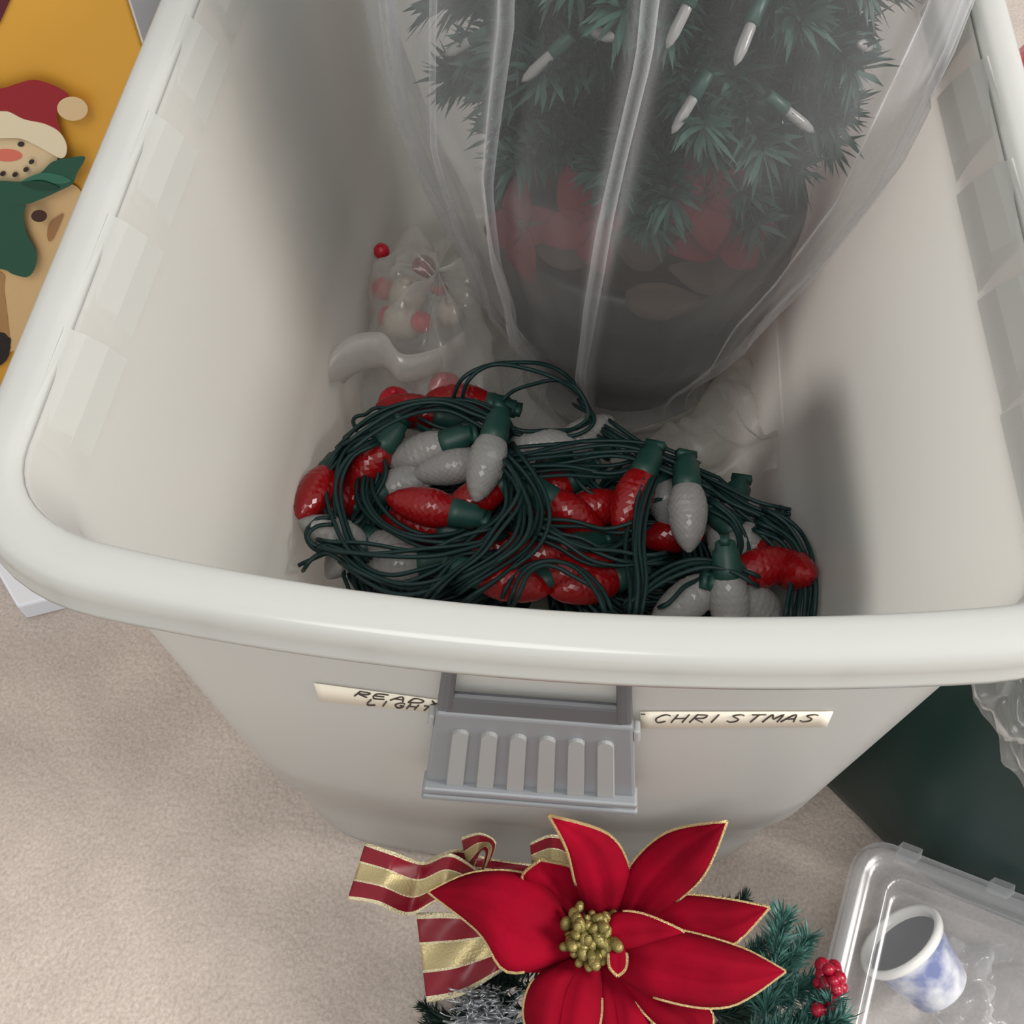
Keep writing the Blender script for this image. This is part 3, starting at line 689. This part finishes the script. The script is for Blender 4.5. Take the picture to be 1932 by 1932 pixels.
# ------------------------------------------------------------------ poinsettia decoration on the carpet
fl_ = thing('poinsettia_decoration', (0.037, -0.03, 0.0), 'red poinsettia decoration with gold edged petals and striped ribbon in front of the bin', 'christmas decoration')
def petal_px(left, right, z0, z1, bulge=0.010, zmid=0.0, edges=(1, 1)):
    """left/right: pixel edge lines from the base to the tip"""
    Lc, Rc = catmull(left, 6), catmull(right, 6)
    nu = 22; ui = np.linspace(0, 1, nu)
    def res(c):
        s = np.concatenate([[0], np.cumsum(np.linalg.norm(np.diff(c, axis=0), axis=1))]); s /= s[-1]
        return np.column_stack([np.interp(ui, s, c[:, 0]), np.interp(ui, s, c[:, 1])])
    A, B = res(Lc), res(Rc); V = []; nv = 9; EL, ER = [], []
    for i in range(nu):
        u = ui[i]; zc = z0+(z1-z0)*u+zmid*math.sin(PI*u)
        for j in range(nv):
            v = j/(nv-1); q = A[i]*(1-v)+B[i]*v
            w = np.linalg.norm(A[i]-B[i])/120
            z = zc+bulge*min(1, w)*(math.sin(PI*v)-0.7*math.exp(-((v-0.5)/0.10)**2))+0.0016*noise.noise(Vector((q[0]*0.02, q[1]*0.02, z0*50)))
            P = at(q[0], q[1], z); V.append(P)
            if j == 0: EL.append(P)
            if j == nv-1: ER.append(P)
    o = obj('petal', V, gridfaces(nu, nv), M_petal, fl_, solid=0.0008)
    mb = MB()
    for e, E in zip(edges, (EL, ER)):
        if e: 
            k0 = int(len(E)*0.30); mb.add(tube(E[k0:], 0.00095, 5))
    if mb.V: mb.build('glitter_edge', M_gold, o, label='gold glitter edge')
    return o
ZC = 0.125
petal_px([(1105, 1725), (1085, 1665), (1068, 1600), (1035, 1538)], [(1180, 1715), (1190, 1650), (1150, 1575), (1035, 1538)], ZC-.012, .195, 0.008)                    # upper
petal_px([(1165, 1725), (1185, 1640), (1260, 1570), (1372, 1550)], [(1215, 1740), (1290, 1690), (1335, 1640), (1372, 1550)], ZC-.012, .185, 0.008)                 # upper right
petal_px([(1030, 1735), (1020, 1690), (985, 1655), (1020, 1622)], [(1100, 1735), (1100, 1690), (1085, 1640), (1020, 1622)], ZC-.02, .15, 0.006)                    # small behind
petal_px([(1085, 1745), (1010, 1656), (900, 1645), (808, 1683)], [(1085, 1805), (960, 1835), (905, 1760), (808, 1683)], ZC-.004, .128, 0.010, 0.008)               # left
petal_px([(1085, 1790), (1010, 1800), (960, 1800), (930, 1770)], [(1090, 1825), (1020, 1835), (960, 1825), (930, 1770)], ZC-.02, .112, 0.006, 0, (0, 0))           # under left
petal_px([(1180, 1725), (1270, 1690), (1360, 1695), (1452, 1712)], [(1180, 1770), (1260, 1790), (1370, 1790), (1452, 1712)], ZC-.014, .135, 0.008)                  # right
petal_px([(1150, 1760), (1250, 1750), (1390, 1785), (1482, 1833)], [(1140, 1825), (1230, 1880), (1370, 1900), (1482, 1833)], ZC-.004, .130, 0.012, 0.008)          # lower right
petal_px([(1140, 1750), (1160, 1722), (1215, 1725), (1292, 1758)], [(1140, 1790), (1185, 1790), (1240, 1775), (1292, 1758)], ZC+.008, .142, 0.006, 0, (1, 0))     # inner right bract
petal_px([(1075, 1805), (1005, 1850), (990, 1930), (1050, 2020)], [(1130, 1815), (1135, 1870), (1125, 1950), (1050, 2020)], ZC-.004, .120, 0.010, 0.006)          # lower
petal_px([(1115, 1815), (1105, 1880), (1110, 1950), (1160, 2020)], [(1175, 1815), (1215, 1880), (1225, 1950), (1160, 2020)], ZC-.014, .112, 0.008)                # lower middle
petal_px([(1150, 1825), (1190, 1880), (1240, 1935), (1330, 1990)], [(1215, 1820), (1290, 1865), (1345, 1915), (1330, 1990)], ZC-.010, .115, 0.008)                # lower far right
petal_px([(1150, 1780), (1148, 1800), (1150, 1825), (1165, 1842)], [(1172, 1780), (1182, 1800), (1180, 1828), (1165, 1842)], ZC+.012, .142, 0.003, 0, (1, 1))      # small bract
obj('flower_heart', *lathe([(0.012, -0.018), (0.011, -0.004), (0.006, 0.004), (0.001, 0.006)], 12, at(1112, 1770, ZC)), M_needle3, fl_)
sv, sf = lathe([(0.0012, 0), (0.0026, 0.002), (0.0030, 0.005), (0.0022, 0.008), (0.0008, 0.009)], 8)
BUD = mesh('bud', sv, sf, M_bud)
for i in range(64):
    r_, a = 54*math.sqrt((i+0.5)/64), i*2.39996+rng.uniform(-.3, .3)
    P = at(1112+r_*math.cos(a)*0.95, 1768+r_*math.sin(a)*0.85, ZC+0.014-0.00012*r_+rng.uniform(-.005, .005))
    put('bud', BUD, fl_, P, (rng.uniform(-1.4, 1.4), rng.uniform(-1.4, 1.4), 0), rng.uniform(0.7, 1.15))

def ribbon(eA, eB, zA, zB, name='ribbon', wav=0.004):
    A, B = catmull(eA, 8), catmull(eB, 8); nu = 40; ui = np.linspace(0, 1, nu)
    def res(c):
        s = np.concatenate([[0], np.cumsum(np.linalg.norm(np.diff(c, axis=0), axis=1))]); s /= s[-1]
        return np.column_stack([np.interp(ui, s, c[:, k]) for k in range(c.shape[1])])
    A, B = res(A), res(B)
    zz = [np.interp(ui, np.linspace(0, 1, len(z)), z) if not np.isscalar(z) else np.full(nu, z) for z in (zA, zB)]
    vs = [0, 0.035, 0.07, 0.18, 0.33, 0.335, 0.36, 0.5, 0.64, 0.665, 0.67, 0.82, 0.93, 0.965, 1.0]
    V = []
    for i in range(nu):
        for v in vs:
            q = A[i]*(1-v)+B[i]*v; z = zz[0][i]*(1-v)+zz[1][i]*v+wav*math.sin(v*9+i*0.25)*0.5
            V.append(at(q[0], q[1], z))
    nv = len(vs); F = gridfaces(nu, nv)
    b = np.array(base_of(fl_))
    me = mesh(name, np.array(V)-b, F, [M_ribred, M_ribgold, M_ribedge])
    cols = [2, 2, 0, 0, 2, 2, 1, 1, 2, 2, 0, 0, 2, 2]
    me.polygons.foreach_set('material_index', [cols[k % (nv-1)] for k in range(len(F))])
    o = bpy.data.objects.new(name, me); COL.objects.link(o); o.parent = fl_
    md = o.modifiers.new('thickness', 'SOLIDIFY'); md.thickness = 0.0005
    o['label'] = 'red ribbon with gold stripes'
    return o
ribbon([(690, 1588), (745, 1608), (800, 1625), (850, 1610), (900, 1640)], [(655, 1698), (710, 1706), (770, 1728), (830, 1700), (890, 1700)], [.105, .112, .100, .118, .1], [.09, .10, .085, .10, .09])
ribbon([(785, 1722), (850, 1722), (930, 1732), (985, 1760)], [(805, 1892), (870, 1878), (945, 1835), (1000, 1800)], [.085, .09, .095, .09], [.075, .085, .09, .085], wav=0.006)
ribbon([(800, 1625), (860, 1602), (920, 1618), (1000, 1630), (1060, 1640)], [(800, 1690), (860, 1690), (930, 1680), (1000, 1690), (1060, 1700)], [.08, .10, .085, .09, .09], [.08, .085, .08, .08, .08])
ribbon([(870, 1580), (905, 1572), (935, 1590), (925, 1625)], [(885, 1660), (905, 1610), (915, 1612), (905, 1650)], [.11, .125, .12, .10], [.08, .10, .10, .085], wav=0.001)
ribbon([(1000, 1590), (1040, 1575), (1075, 1590), (1090, 1640)], [(1005, 1660), (1040, 1650), (1070, 1660), (1085, 1690)], [.10, .11, .105, .09], [.08, .085, .085, .08], wav=0.001)

SPR = [branch_mesh('pine_sprig', 0.085, 520, 0.027, 40+i, M_needle2, 0.0017, 0.05) for i in range(3)]
SPD = [branch_mesh('pine_sprig', 0.085, 420, 0.026, 50+i, M_needle3, 0.0017, 0.05) for i in range(2)]
def sprig(p0, p1, me, roll=0.0):
    A, B = at(*p0), at(*p1); d = Vector(B-A); q = d.to_track_quat('X', 'Z'); L = d.length
    o = bpy.data.objects.new('pine_sprig', me); COL.objects.link(o); o.parent = fl_
    o.matrix_local = Matrix.Translation(Vector(A)-base_of(fl_))@q.to_matrix().to_4x4()@Matrix.Rotation(roll, 4, 'X')@Matrix.Scale(L/0.085, 4)
    return o
for i, (a, b) in enumerate([((1440, 1935, .07), (1478, 1730, .085)), ((1430, 1900, .065), (1530, 1770, .075)), ((1400, 1960, .06), (1590, 1935, .105)), ((1480, 1990, .06), (1572, 1885, .105)),
                            ((1380, 1900, .06), (1560, 1850, .07)), ((1460, 1990, .045), (1560, 2010, .05)), ((1330, 1970, .05), (1500, 1960, .055)), ((1350, 1880, .055), (1440, 1780, .06)), ((1500, 1900, .07), (1470, 1790, .08)), ((1500, 1960, .065), (1565, 1895, .10)), ((1420, 1850, .07), (1510, 1800, .08))]):
    sprig(a, b, SPR[i % 3], i*0.9)
for i, (a, b) in enumerate([((1000, 1900, .055), (810, 1940, .045)), ((1010, 1930, .05), (850, 2010, .04)), ((1040, 1880, .05), (960, 1850, .06)), ((1300, 1750, .06), (1410, 1700, .07)), ((1250, 1900, .06), (1400, 1920, .06)), ((900, 1980, .04), (800, 1900, .04)),
                            ((1100, 1760, .07), (900, 1860, .05)), ((1120, 1850, .06), (1000, 1990, .05)), ((1200, 1720, .06), (1060, 1640, .05)), ((1250, 1780, .06), (1380, 1850, .06))]):
    sprig(a, b, SPD[i % 2], i*0.7)
# sprigs all round the rest of the ring
wc = at(1165, 1880, 0.04)
for i in range(22):
    a = 2*PI*i/22; r0_ = 0.058
    p0 = wc+np.array((r0_*math.cos(a), r0_*math.sin(a), -0.012)); 
    if p0[1] > -0.03 or p0[0] > 0.105: continue
    d = Vector((math.cos(a+0.7), math.sin(a+0.7), 0.25)); q = d.to_track_quat('X', 'Z')
    o = bpy.data.objects.new('pine_sprig', (SPR+SPD)[i % 5]); COL.objects.link(o); o.parent = fl_
    o.matrix_local = Matrix.Translation(Vector(p0)-base_of(fl_))@q.to_matrix().to_4x4()@Matrix.Scale(0.95, 4)
# the wreath ring the sprigs are wired to
obj('wreath_stem', *tube(catmull([at(x, y, 0.03) for x, y in ((900, 1900), (1000, 1780), (1150, 1720), (1320, 1780), (1420, 1900), (1300, 2010), (1100, 2040), (950, 1990))], 5, True), 0.012, 8, closed=True), M_needle3, fl_)
bv = lathe([(0.0042*math.sin(PI*t), -0.0042*math.cos(PI*t)) for t in np.linspace(0.04, 0.96, 8)], 10); BER = mesh('berry', *bv, M_berry)
for i in range(20):
    P = at(1566+rng.normal(0, 14), 1850+rng.normal(0, 21), 0.100+rng.uniform(-.006, .008))
    put('berry', BER, fl_, P, (0, 0, 0), rng.uniform(0.8, 1.15))
mb = MB()
for i in range(190):
    t = rng.random(); cx_, cy_ = 915+rng.normal(0, 26), 1865+75*t
    sp = 20+70*t
    a = rng.uniform(0, 2*PI); P = []
    for s_ in np.linspace(0, 1, 7):
        P.append(at(cx_+sp*s_*math.cos(a)*0.8+4*math.sin(s_*9+i), cy_+sp*s_*math.sin(a)*0.5, 0.085+0.02*math.sin(s_*3+i)))
    mb.add(tube(P, 0.0003+0.0004*rng.random(), 3))
ob = mb.build('silver_tinsel', M_tinsel, fl_, label='silvery iridescent tinsel tuft'); ob['kind'] = 'stuff'

# ------------------------------------------------------------------ clear lidded box with a cup inside
c0 = at(1628, 1568, 0.085)[:2]; e1 = at(1562, 1840, 0.085)[:2]-c0; e1 /= np.linalg.norm(e1); e2 = np.array((-e1[1], e1[0]))
if e2[0] < 0: e2 = -e2
L1, L2 = 0.150, 0.215
def rrect(i0, i1, j0, j1, r, n=6):
    P = []
    for (ci, cj, a0) in ((i1-r, j1-r, 0), (i0+r, j1-r, PI/2), (i0+r, j0+r, PI), (i1-r, j0+r, 1.5*PI)):
        for a in np.linspace(a0, a0+PI/2, n): P.append((ci+r*math.cos(a), cj+r*math.sin(a)))
    return P
def bx_ring(ins, z, r):
    return [np.append(c0+e1*u+e2*v, z) for u, v in rrect(ins, L1-ins, ins, L2-ins, max(r, 0.002))]
bc = c0+e1*L1/2+e2*L2/2
cb = thing('clear_box', (bc[0], bc[1], 0), 'small clear plastic lidded box on the carpet beside the poinsettia decoration', 'box')
def ringobj(name, lst, m, par, cap0=False, cap1=False, **k):
    R_ = [bx_ring(*a) for a in lst]; n_ = len(R_[0]); F = gridfaces(len(R_), n_, True)
    if cap0: F.append(tuple(range(n_))[::-1])
    if cap1: F.append(tuple((len(R_)-1)*n_+j for j in range(n_)))
    return obj(name, np.concatenate(R_), F, m, par, **k)
ringobj('box_body', [(0.030, 0.001, 0.012), (0.022, 0.001, 0.014), (0.018, 0.006, 0.014), (0.008, 0.074, 0.016), (0.002, 0.076, 0.018), (0.002, 0.078, 0.018), (0.0095, 0.0775, 0.015), (0.0195, 0.008, 0.012), (0.030, 0.003, 0.01)], M_clear, cb, True, True)
ringobj('lid', [(0.0, 0.072, 0.019), (0.0, 0.083, 0.019), (0.002, 0.085, 0.018), (0.007, 0.085, 0.016), (0.009, 0.083, 0.015), (0.016, 0.082, 0.013), (0.0175, 0.0875, 0.011), (0.0215, 0.0875, 0.010), (0.023, 0.079, 0.009), (0.028, 0.079, 0.008)], M_lid, cb, False, True, label='clear recessed snap lid')
for (u, v) in ((0.0, 0.030), (0.0, 0.085)):
    P = c0+e1*u+e2*v
    obj('lid_tab', *box((P[0], P[1], 0.0795), (0.006, 0.003, 0.006), np.column_stack([np.append(e2, 0), np.append(e1, 0), (0, 0, 1)])), M_lid, cb, smooth=False)
# cup lying tilted in the box
cup_c = at(1738, 1822, 0.036)
cup = thing('cup', tuple(cup_c), 'white cup with blue printed pattern lying tilted inside the clear box', 'cup')
axd = Vector(at(1700, 1770, 0.052)-at(1800, 1890, 0.030)).normalized()
q = axd.to_track_quat('Z', 'Y').to_matrix()
def cup_part(name, prof, m, **k):
    v, f = lathe(prof, 36, cap0=k.pop('cap', False), cap1=False); v = np.array([q@Vector(p) for p in v])+np.array(cup_c)
    return obj(name, v, f, m, cup, **k)
cup_part('cup_body', [(0.002, -0.020), (0.017, -0.020), (0.019, -0.018), (0.0225, 0.0), (0.0255, 0.016), (0.0262, 0.0185)], M_blue, cap=True, label='blue and white printed side')
cup_part('cup_rim', [(0.0258, 0.0160), (0.0282, 0.0170), (0.0292, 0.0200), (0.0276, 0.0228), (0.0250, 0.0218), (0.0244, 0.0180), (0.0238, 0.0150)], M_china, label='thick white rim')
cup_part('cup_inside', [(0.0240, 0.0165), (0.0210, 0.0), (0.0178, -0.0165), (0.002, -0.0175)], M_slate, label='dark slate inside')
# crumpled tissue in the box, beside the cup
V = []; nu = nv = 26
tp0 = at(1880, 1880, 0.03)
for i in range(nu):
    for j in range(nv):
        a, b = i/(nu-1)*2-1, j/(nv-1)*2-1
        z = 0.022+0.02*noise.noise(Vector((a*2.2, b*2.2, 9)))+0.012*noise.noise(Vector((a*5, b*5, 4)))-0.006*(a*a+b*b)
        V.append((tp0[0]+0.032*a, tp0[1]+0.034*b, max(0.0045, z)))
o = obj('crumpled_wrapping', V, gridfaces(nu, nv), M_clear, None, loc=(tp0[0], tp0[1], 0.004), solid=0.0006); tag(o, 'crumpled pale wrapping in the clear box next to the cup', 'wrapping')

# ------------------------------------------------------------------ dark green tub right of the bin
gC = np.array((0.178, 0.072)); gex = np.array((0.94, -0.34)); gey = np.array((0.03, 1.0)); GHX, GHY = 0.185, 0.150
gx0, gy0 = gC+gex*GHX+gey*GHY
gl = ('large dark green rounded storage bag on the carpet right of the white bin', 'storage bag')
def sup(k1, e, z, n=72):
    P = []
    for j in range(n):
        a = 2*PI*j/n; c_, s_ = math.cos(a), math.sin(a)
        u = (GHX-0.12*(1-k1))*k1**0.5*abs(c_)**(2/e)*(1 if c_ > 0 else -1); v = (GHY-0.10*(1-k1))*k1**0.5*abs(s_)**(2/e)*(1 if s_ > 0 else -1)
        p = np.array((gx0, gy0))+gex*u+gey*v
        w = 0.004*math.sin(a*5+z*20)*k1+0.003*noise.noise(Vector((p[0]*12, p[1]*12, z*14)))
        P.append((p[0]+w, p[1]+w*0.5, z))
    return P
pg = [(0.90, 0.0), (0.96, 0.004), (0.99, 0.02), (1.0, 0.045), (0.99, 0.09), (0.96, 0.14), (0.91, 0.19), (0.84, 0.235), (0.72, 0.27), (0.52, 0.294), (0.25, 0.308), (0.02, 0.312)]
R_ = [sup(k1, 3.6, z) for k1, z in pg]
gv, gf = np.concatenate(R_), gridfaces(len(R_), 72, True)+[tuple(range(72))[::-1], tuple((len(R_)-1)*72+j for j in range(72))]
gt = obj('green_storage_bag', gv, gf, M_greentub, None, loc=(gx0, gy0, 0)); tag(gt, *gl)
# crumpled clear wrap lying against the front shoulder of the green bag
from mathutils.bvhtree import BVHTree
bvh = BVHTree.FromPolygons([tuple(map(float, v)) for v in gv], gf)
V = []; nu, nv = 40, 34
for i in range(nu):
    for j in range(nv):
        u, v = i/(nu-1), j/(nv-1)
        py = 1245+270*v; px = 1832+max(0, py-1275)*0.50+6*math.sin(v*17)+190*u
        d = Vector(ray(px, py)).normalized(); h = bvh.ray_cast(Vector(CAM), d)
        P = np.array(h[0]) if h[0] is not None else np.array(V[-1])
        nm = np.array(h[1]) if h[0] is not None else np.array((0, -1, 0))
        if nm@np.array(d) > 0: nm = -nm
        fold = abs(noise.noise(Vector((u*4, v*4, 1))))*0.024+abs(noise.noise(Vector((u*10, v*10, 1))))*0.009
        V.append(P+nm*(0.004+fold*min(1, 0.25+4*min(u, 1-u, v, 1-v))))
o = obj('crumpled_wrap', V, gridfaces(nu, nv), M_whitebag, None, loc=tuple(V[len(V)//2])); tag(o, 'crumpled clear plastic wrap slumped against the front of the dark green storage bag', 'plastic wrap')
# red felt sack standing behind the bin wall
st = thing('red_felt_sack', (0.334, 0.45, 0.0), 'plump red felt sack with fluffy white trim standing behind the right wall of the bin', 'sack')
def blob(path, radii, m, name, flat=0.6, nn=20, sc=9, am=0.14):
    c = catmull(path, 6); k = len(c); rr = np.interp(np.linspace(0, 1, k), np.linspace(0, 1, len(radii)), radii)
    v, f = tube(c, rr, nn)
    v = np.array([c[i//nn]+(p-c[i//nn])*np.array((1, 1, flat))*(1+am*noise.noise(Vector(p)*sc*6)) for i, p in enumerate(v)])
    return obj(name, v, f, m, st)
blob([(0.336, 0.45, 0.002), (0.336, 0.45, 0.06), (0.336, 0.45, 0.16), (0.335, 0.45, 0.27), (0.334, 0.45, 0.34), (0.332, 0.45, 0.375)], [0.07, 0.085, 0.088, 0.080, 0.066, 0.01], M_redfelt, 'felt_body', 1.0, 28, 5, 0.10)
blob([(0.325, 0.45, 0.374), (0.355, 0.465, 0.380), (0.38, 0.49, 0.366)], [0.02, 0.026, 0.02], M_fluff, 'fluffy_trim', 0.8, 16, 14, 0.25)

# ------------------------------------------------------------------ snowman gift bag left of the bin
GY = 0.40
xr = aty(246, 30, GY)[0]
gb = thing('gift_bag', ((xr-0.17), GY+0.05, 0), 'orange gift bag printed with a red hatted snowman standing left of the bin', 'gift bag')
rbox('bag_body', (xr-0.17, GY+0.051, 0.215), (0.17, 0.05, 0.215), M_orange, gb, bev=0.0015)
obj('side_gusset', *box((xr+0.0004, GY+0.052, 0.215), (0.0008, 0.0485, 0.2135)), M_pale, gb, smooth=False, label='pale bluish white side of the bag')
obj('cord_handle', *tube(catmull([(xr-0.24, GY-0.003, 0.40), (xr-0.235, GY-0.004, 0.47), (xr-0.17, GY-0.010, 0.515), (xr-0.105, GY-0.004, 0.47), (xr-0.10, GY-0.003, 0.40)], 6), 0.0025, 6), M_redfelt, gb)
pr = bpy.data.objects.new('snowman_print', None); COL.objects.link(pr); pr.parent = gb; pr['label'] = 'printed snowman picture'
_lay = [0]
M_pr = {}
def ink(c, rough=0.5):
    key = tuple(c)
    if key not in M_pr: M_pr[key] = mat('printed_ink', c, rough)
    return M_pr[key]
def flat(name, pts, col, smooth=True, col2=None):
    _lay[0] += 1
    c = catmull(np.array(pts, float), 5, True) if smooth else np.array(pts, float)
    V = [aty(x, y, GY-0.0004*_lay[0]) for x, y in c]
    V = np.array(V); n_ = len(V)
    V2 = V+np.array((0, 0.00035, 0))
    obj(name, np.concatenate([V, V2]), [tuple(range(n_)), tuple(range(2*n_-1, n_-1, -1))]+[(j, n_+j, n_+(j+1) % n_, (j+1) % n_) for j in range(n_)], ink(col), pr, smooth=False)
k = 1/2.415
Zm = lambda L: [(x*k, y*k) for x, y in L]
ell = lambda cx, cy_, rx, ry, rot=0: [(cx+rx*math.cos(a)*math.cos(rot)-ry*math.sin(a)*math.sin(rot), cy_+rx*math.cos(a)*math.sin(rot)+ry*math.sin(a)*math.cos(rot)) for a in np.linspace(0, 2*PI, 12, endpoint=False)]
flat('maroon_corner', [(-60, -20), (22, -20), (19, 0), (0, 42), (-60, 110)], (0.09, 0.008, 0.02), False)
flat('snow_body', Zm([(-420, 930), (-200, 880), (100, 880), (325, 838), (400, 960), (430, 1150), (380, 1360), (260, 1530), (60, 1600), (-200, 1640), (-420, 1600), (-520, 1400), (-530, 1150)]), (0.66, 0.45, 0.22))
flat('body_shade', Zm([(-470, 1300), (-200, 1240), (5, 1240), (20, 1330), (45, 1560), (20, 1590), (-260, 1630), (-440, 1560)]), (0.40, 0.22, 0.09))
flat('boot', Zm([(-260, 1560), (-150, 1515), (0, 1515), (35, 1535), (48, 1560), (10, 1660), (-200, 1720), (-300, 1660)]), (0.012, 0.010, 0.012))
flat('pocket_shade', Zm([(275, 980), (285, 985), (235, 1095), (215, 1080), (225, 1020)]), (0.35, 0.17, 0.07))
flat('face', Zm([(-150, 640), (60, 632), (150, 655), (240, 700), (262, 725), (205, 780), (110, 835), (-60, 850), (-250, 800), (-310, 720), (-240, 660)]), (0.72, 0.55, 0.33))
flat('nose', ell(30*k, 708*k, 70*k, 28*k, 0.03), (0.70, 0.17, 0.12))
flat('eye', ell(95*k, 658*k, 15*k, 11*k), (0.03, 0.02, 0.02))
for cx, cy_ in ((12, 792), (68, 796), (118, 773), (143, 738)): flat('coal', ell(cx*k, cy_*k, 13*k, 10*k, -0.4), (0.03, 0.02, 0.02))
flat('hat', Zm([(-200, 430), (0, 405), (70, 385), (150, 365), (230, 385), (290, 415), (312, 440), (275, 455), (258, 530), (272, 600), (200, 575), (100, 545), (-200, 560), (-300, 620), (-290, 500)]), (0.30, 0.012, 0.022))
flat('hat_brim', Zm([(-200, 505), (0, 508), (45, 513), (110, 545), (200, 565), (265, 598), (300, 650), (302, 700), (278, 722), (230, 698), (150, 655), (60, 630), (-160, 650), (-290, 740), (-345, 690), (-300, 590)]), (0.78, 0.68, 0.48))
flat('pompom', ell(330*k, 496*k, 70*k, 54*k, 0.1), (0.68, 0.50, 0.28))
flat('scarf_tail', Zm([(-200, 920), (0, 925), (110, 932), (106, 980), (120, 1060), (165, 1150), (160, 1220), (125, 1262), (60, 1250), (0, 1225), (-200, 1215)]), (0.012, 0.085, 0.052))
flat('scarf', Zm([(-200, 825), (0, 825), (100, 828), (160, 800), (192, 782), (240, 738), (320, 720), (388, 718), (350, 790), (330, 838), (270, 870), (180, 910), (90, 935), (-150, 940), (-320, 890), (-330, 800), (-280, 760)]), (0.012, 0.085, 0.052))
flat('scarf_fold', Zm([(100, 828), (180, 790), (260, 795), (325, 825), (260, 838), (190, 818)]), (0.030, 0.15, 0.10))
flat('scarf_fold', Zm([(100, 832), (190, 826), (270, 858), (180, 868), (120, 850)]), (0.006, 0.055, 0.033))
flat('button', ell(178*k, 985*k, 36*k, 27*k), (0.05, 0.018, 0.014))

# pale box behind the gift bag, white card under the rim on the carpet
o = rbox('white_gift_box', (-0.335, 0.62, 0.165), (0.10, 0.055, 0.165), M_pale, None, bev=0.003); tag(o, 'pale bluish white box standing behind the orange gift bag', 'box')
o = None
cA = at(33, 1146, 0.02)[:2]; d1 = at(105, 1128, 0.02)[:2]-cA; d1 /= np.linalg.norm(d1); d2 = at(-40, 1020, 0.02)[:2]-cA; d2 /= np.linalg.norm(d2)
V = []
for z in (0.0005, 0.021):
    for a, b in ((0, 0), (0.17, 0), (0.17, 0.15), (0, 0.15)): V.append(np.append(cA+d1*a+d2*b, z))
o = obj('white_box_lid', V, [(3, 2, 1, 0), (4, 5, 6, 7), (0, 1, 5, 4), (1, 2, 6, 5), (2, 3, 7, 6), (3, 0, 4, 7)], M_pale, None, smooth=False, loc=(cA[0], cA[1], 0))
md = o.modifiers.new('rounded', 'BEVEL'); md.width = 0.002; md.segments = 2
tag(o, 'flat white box lid on the carpet with one corner showing under the bin rim', 'box lid')
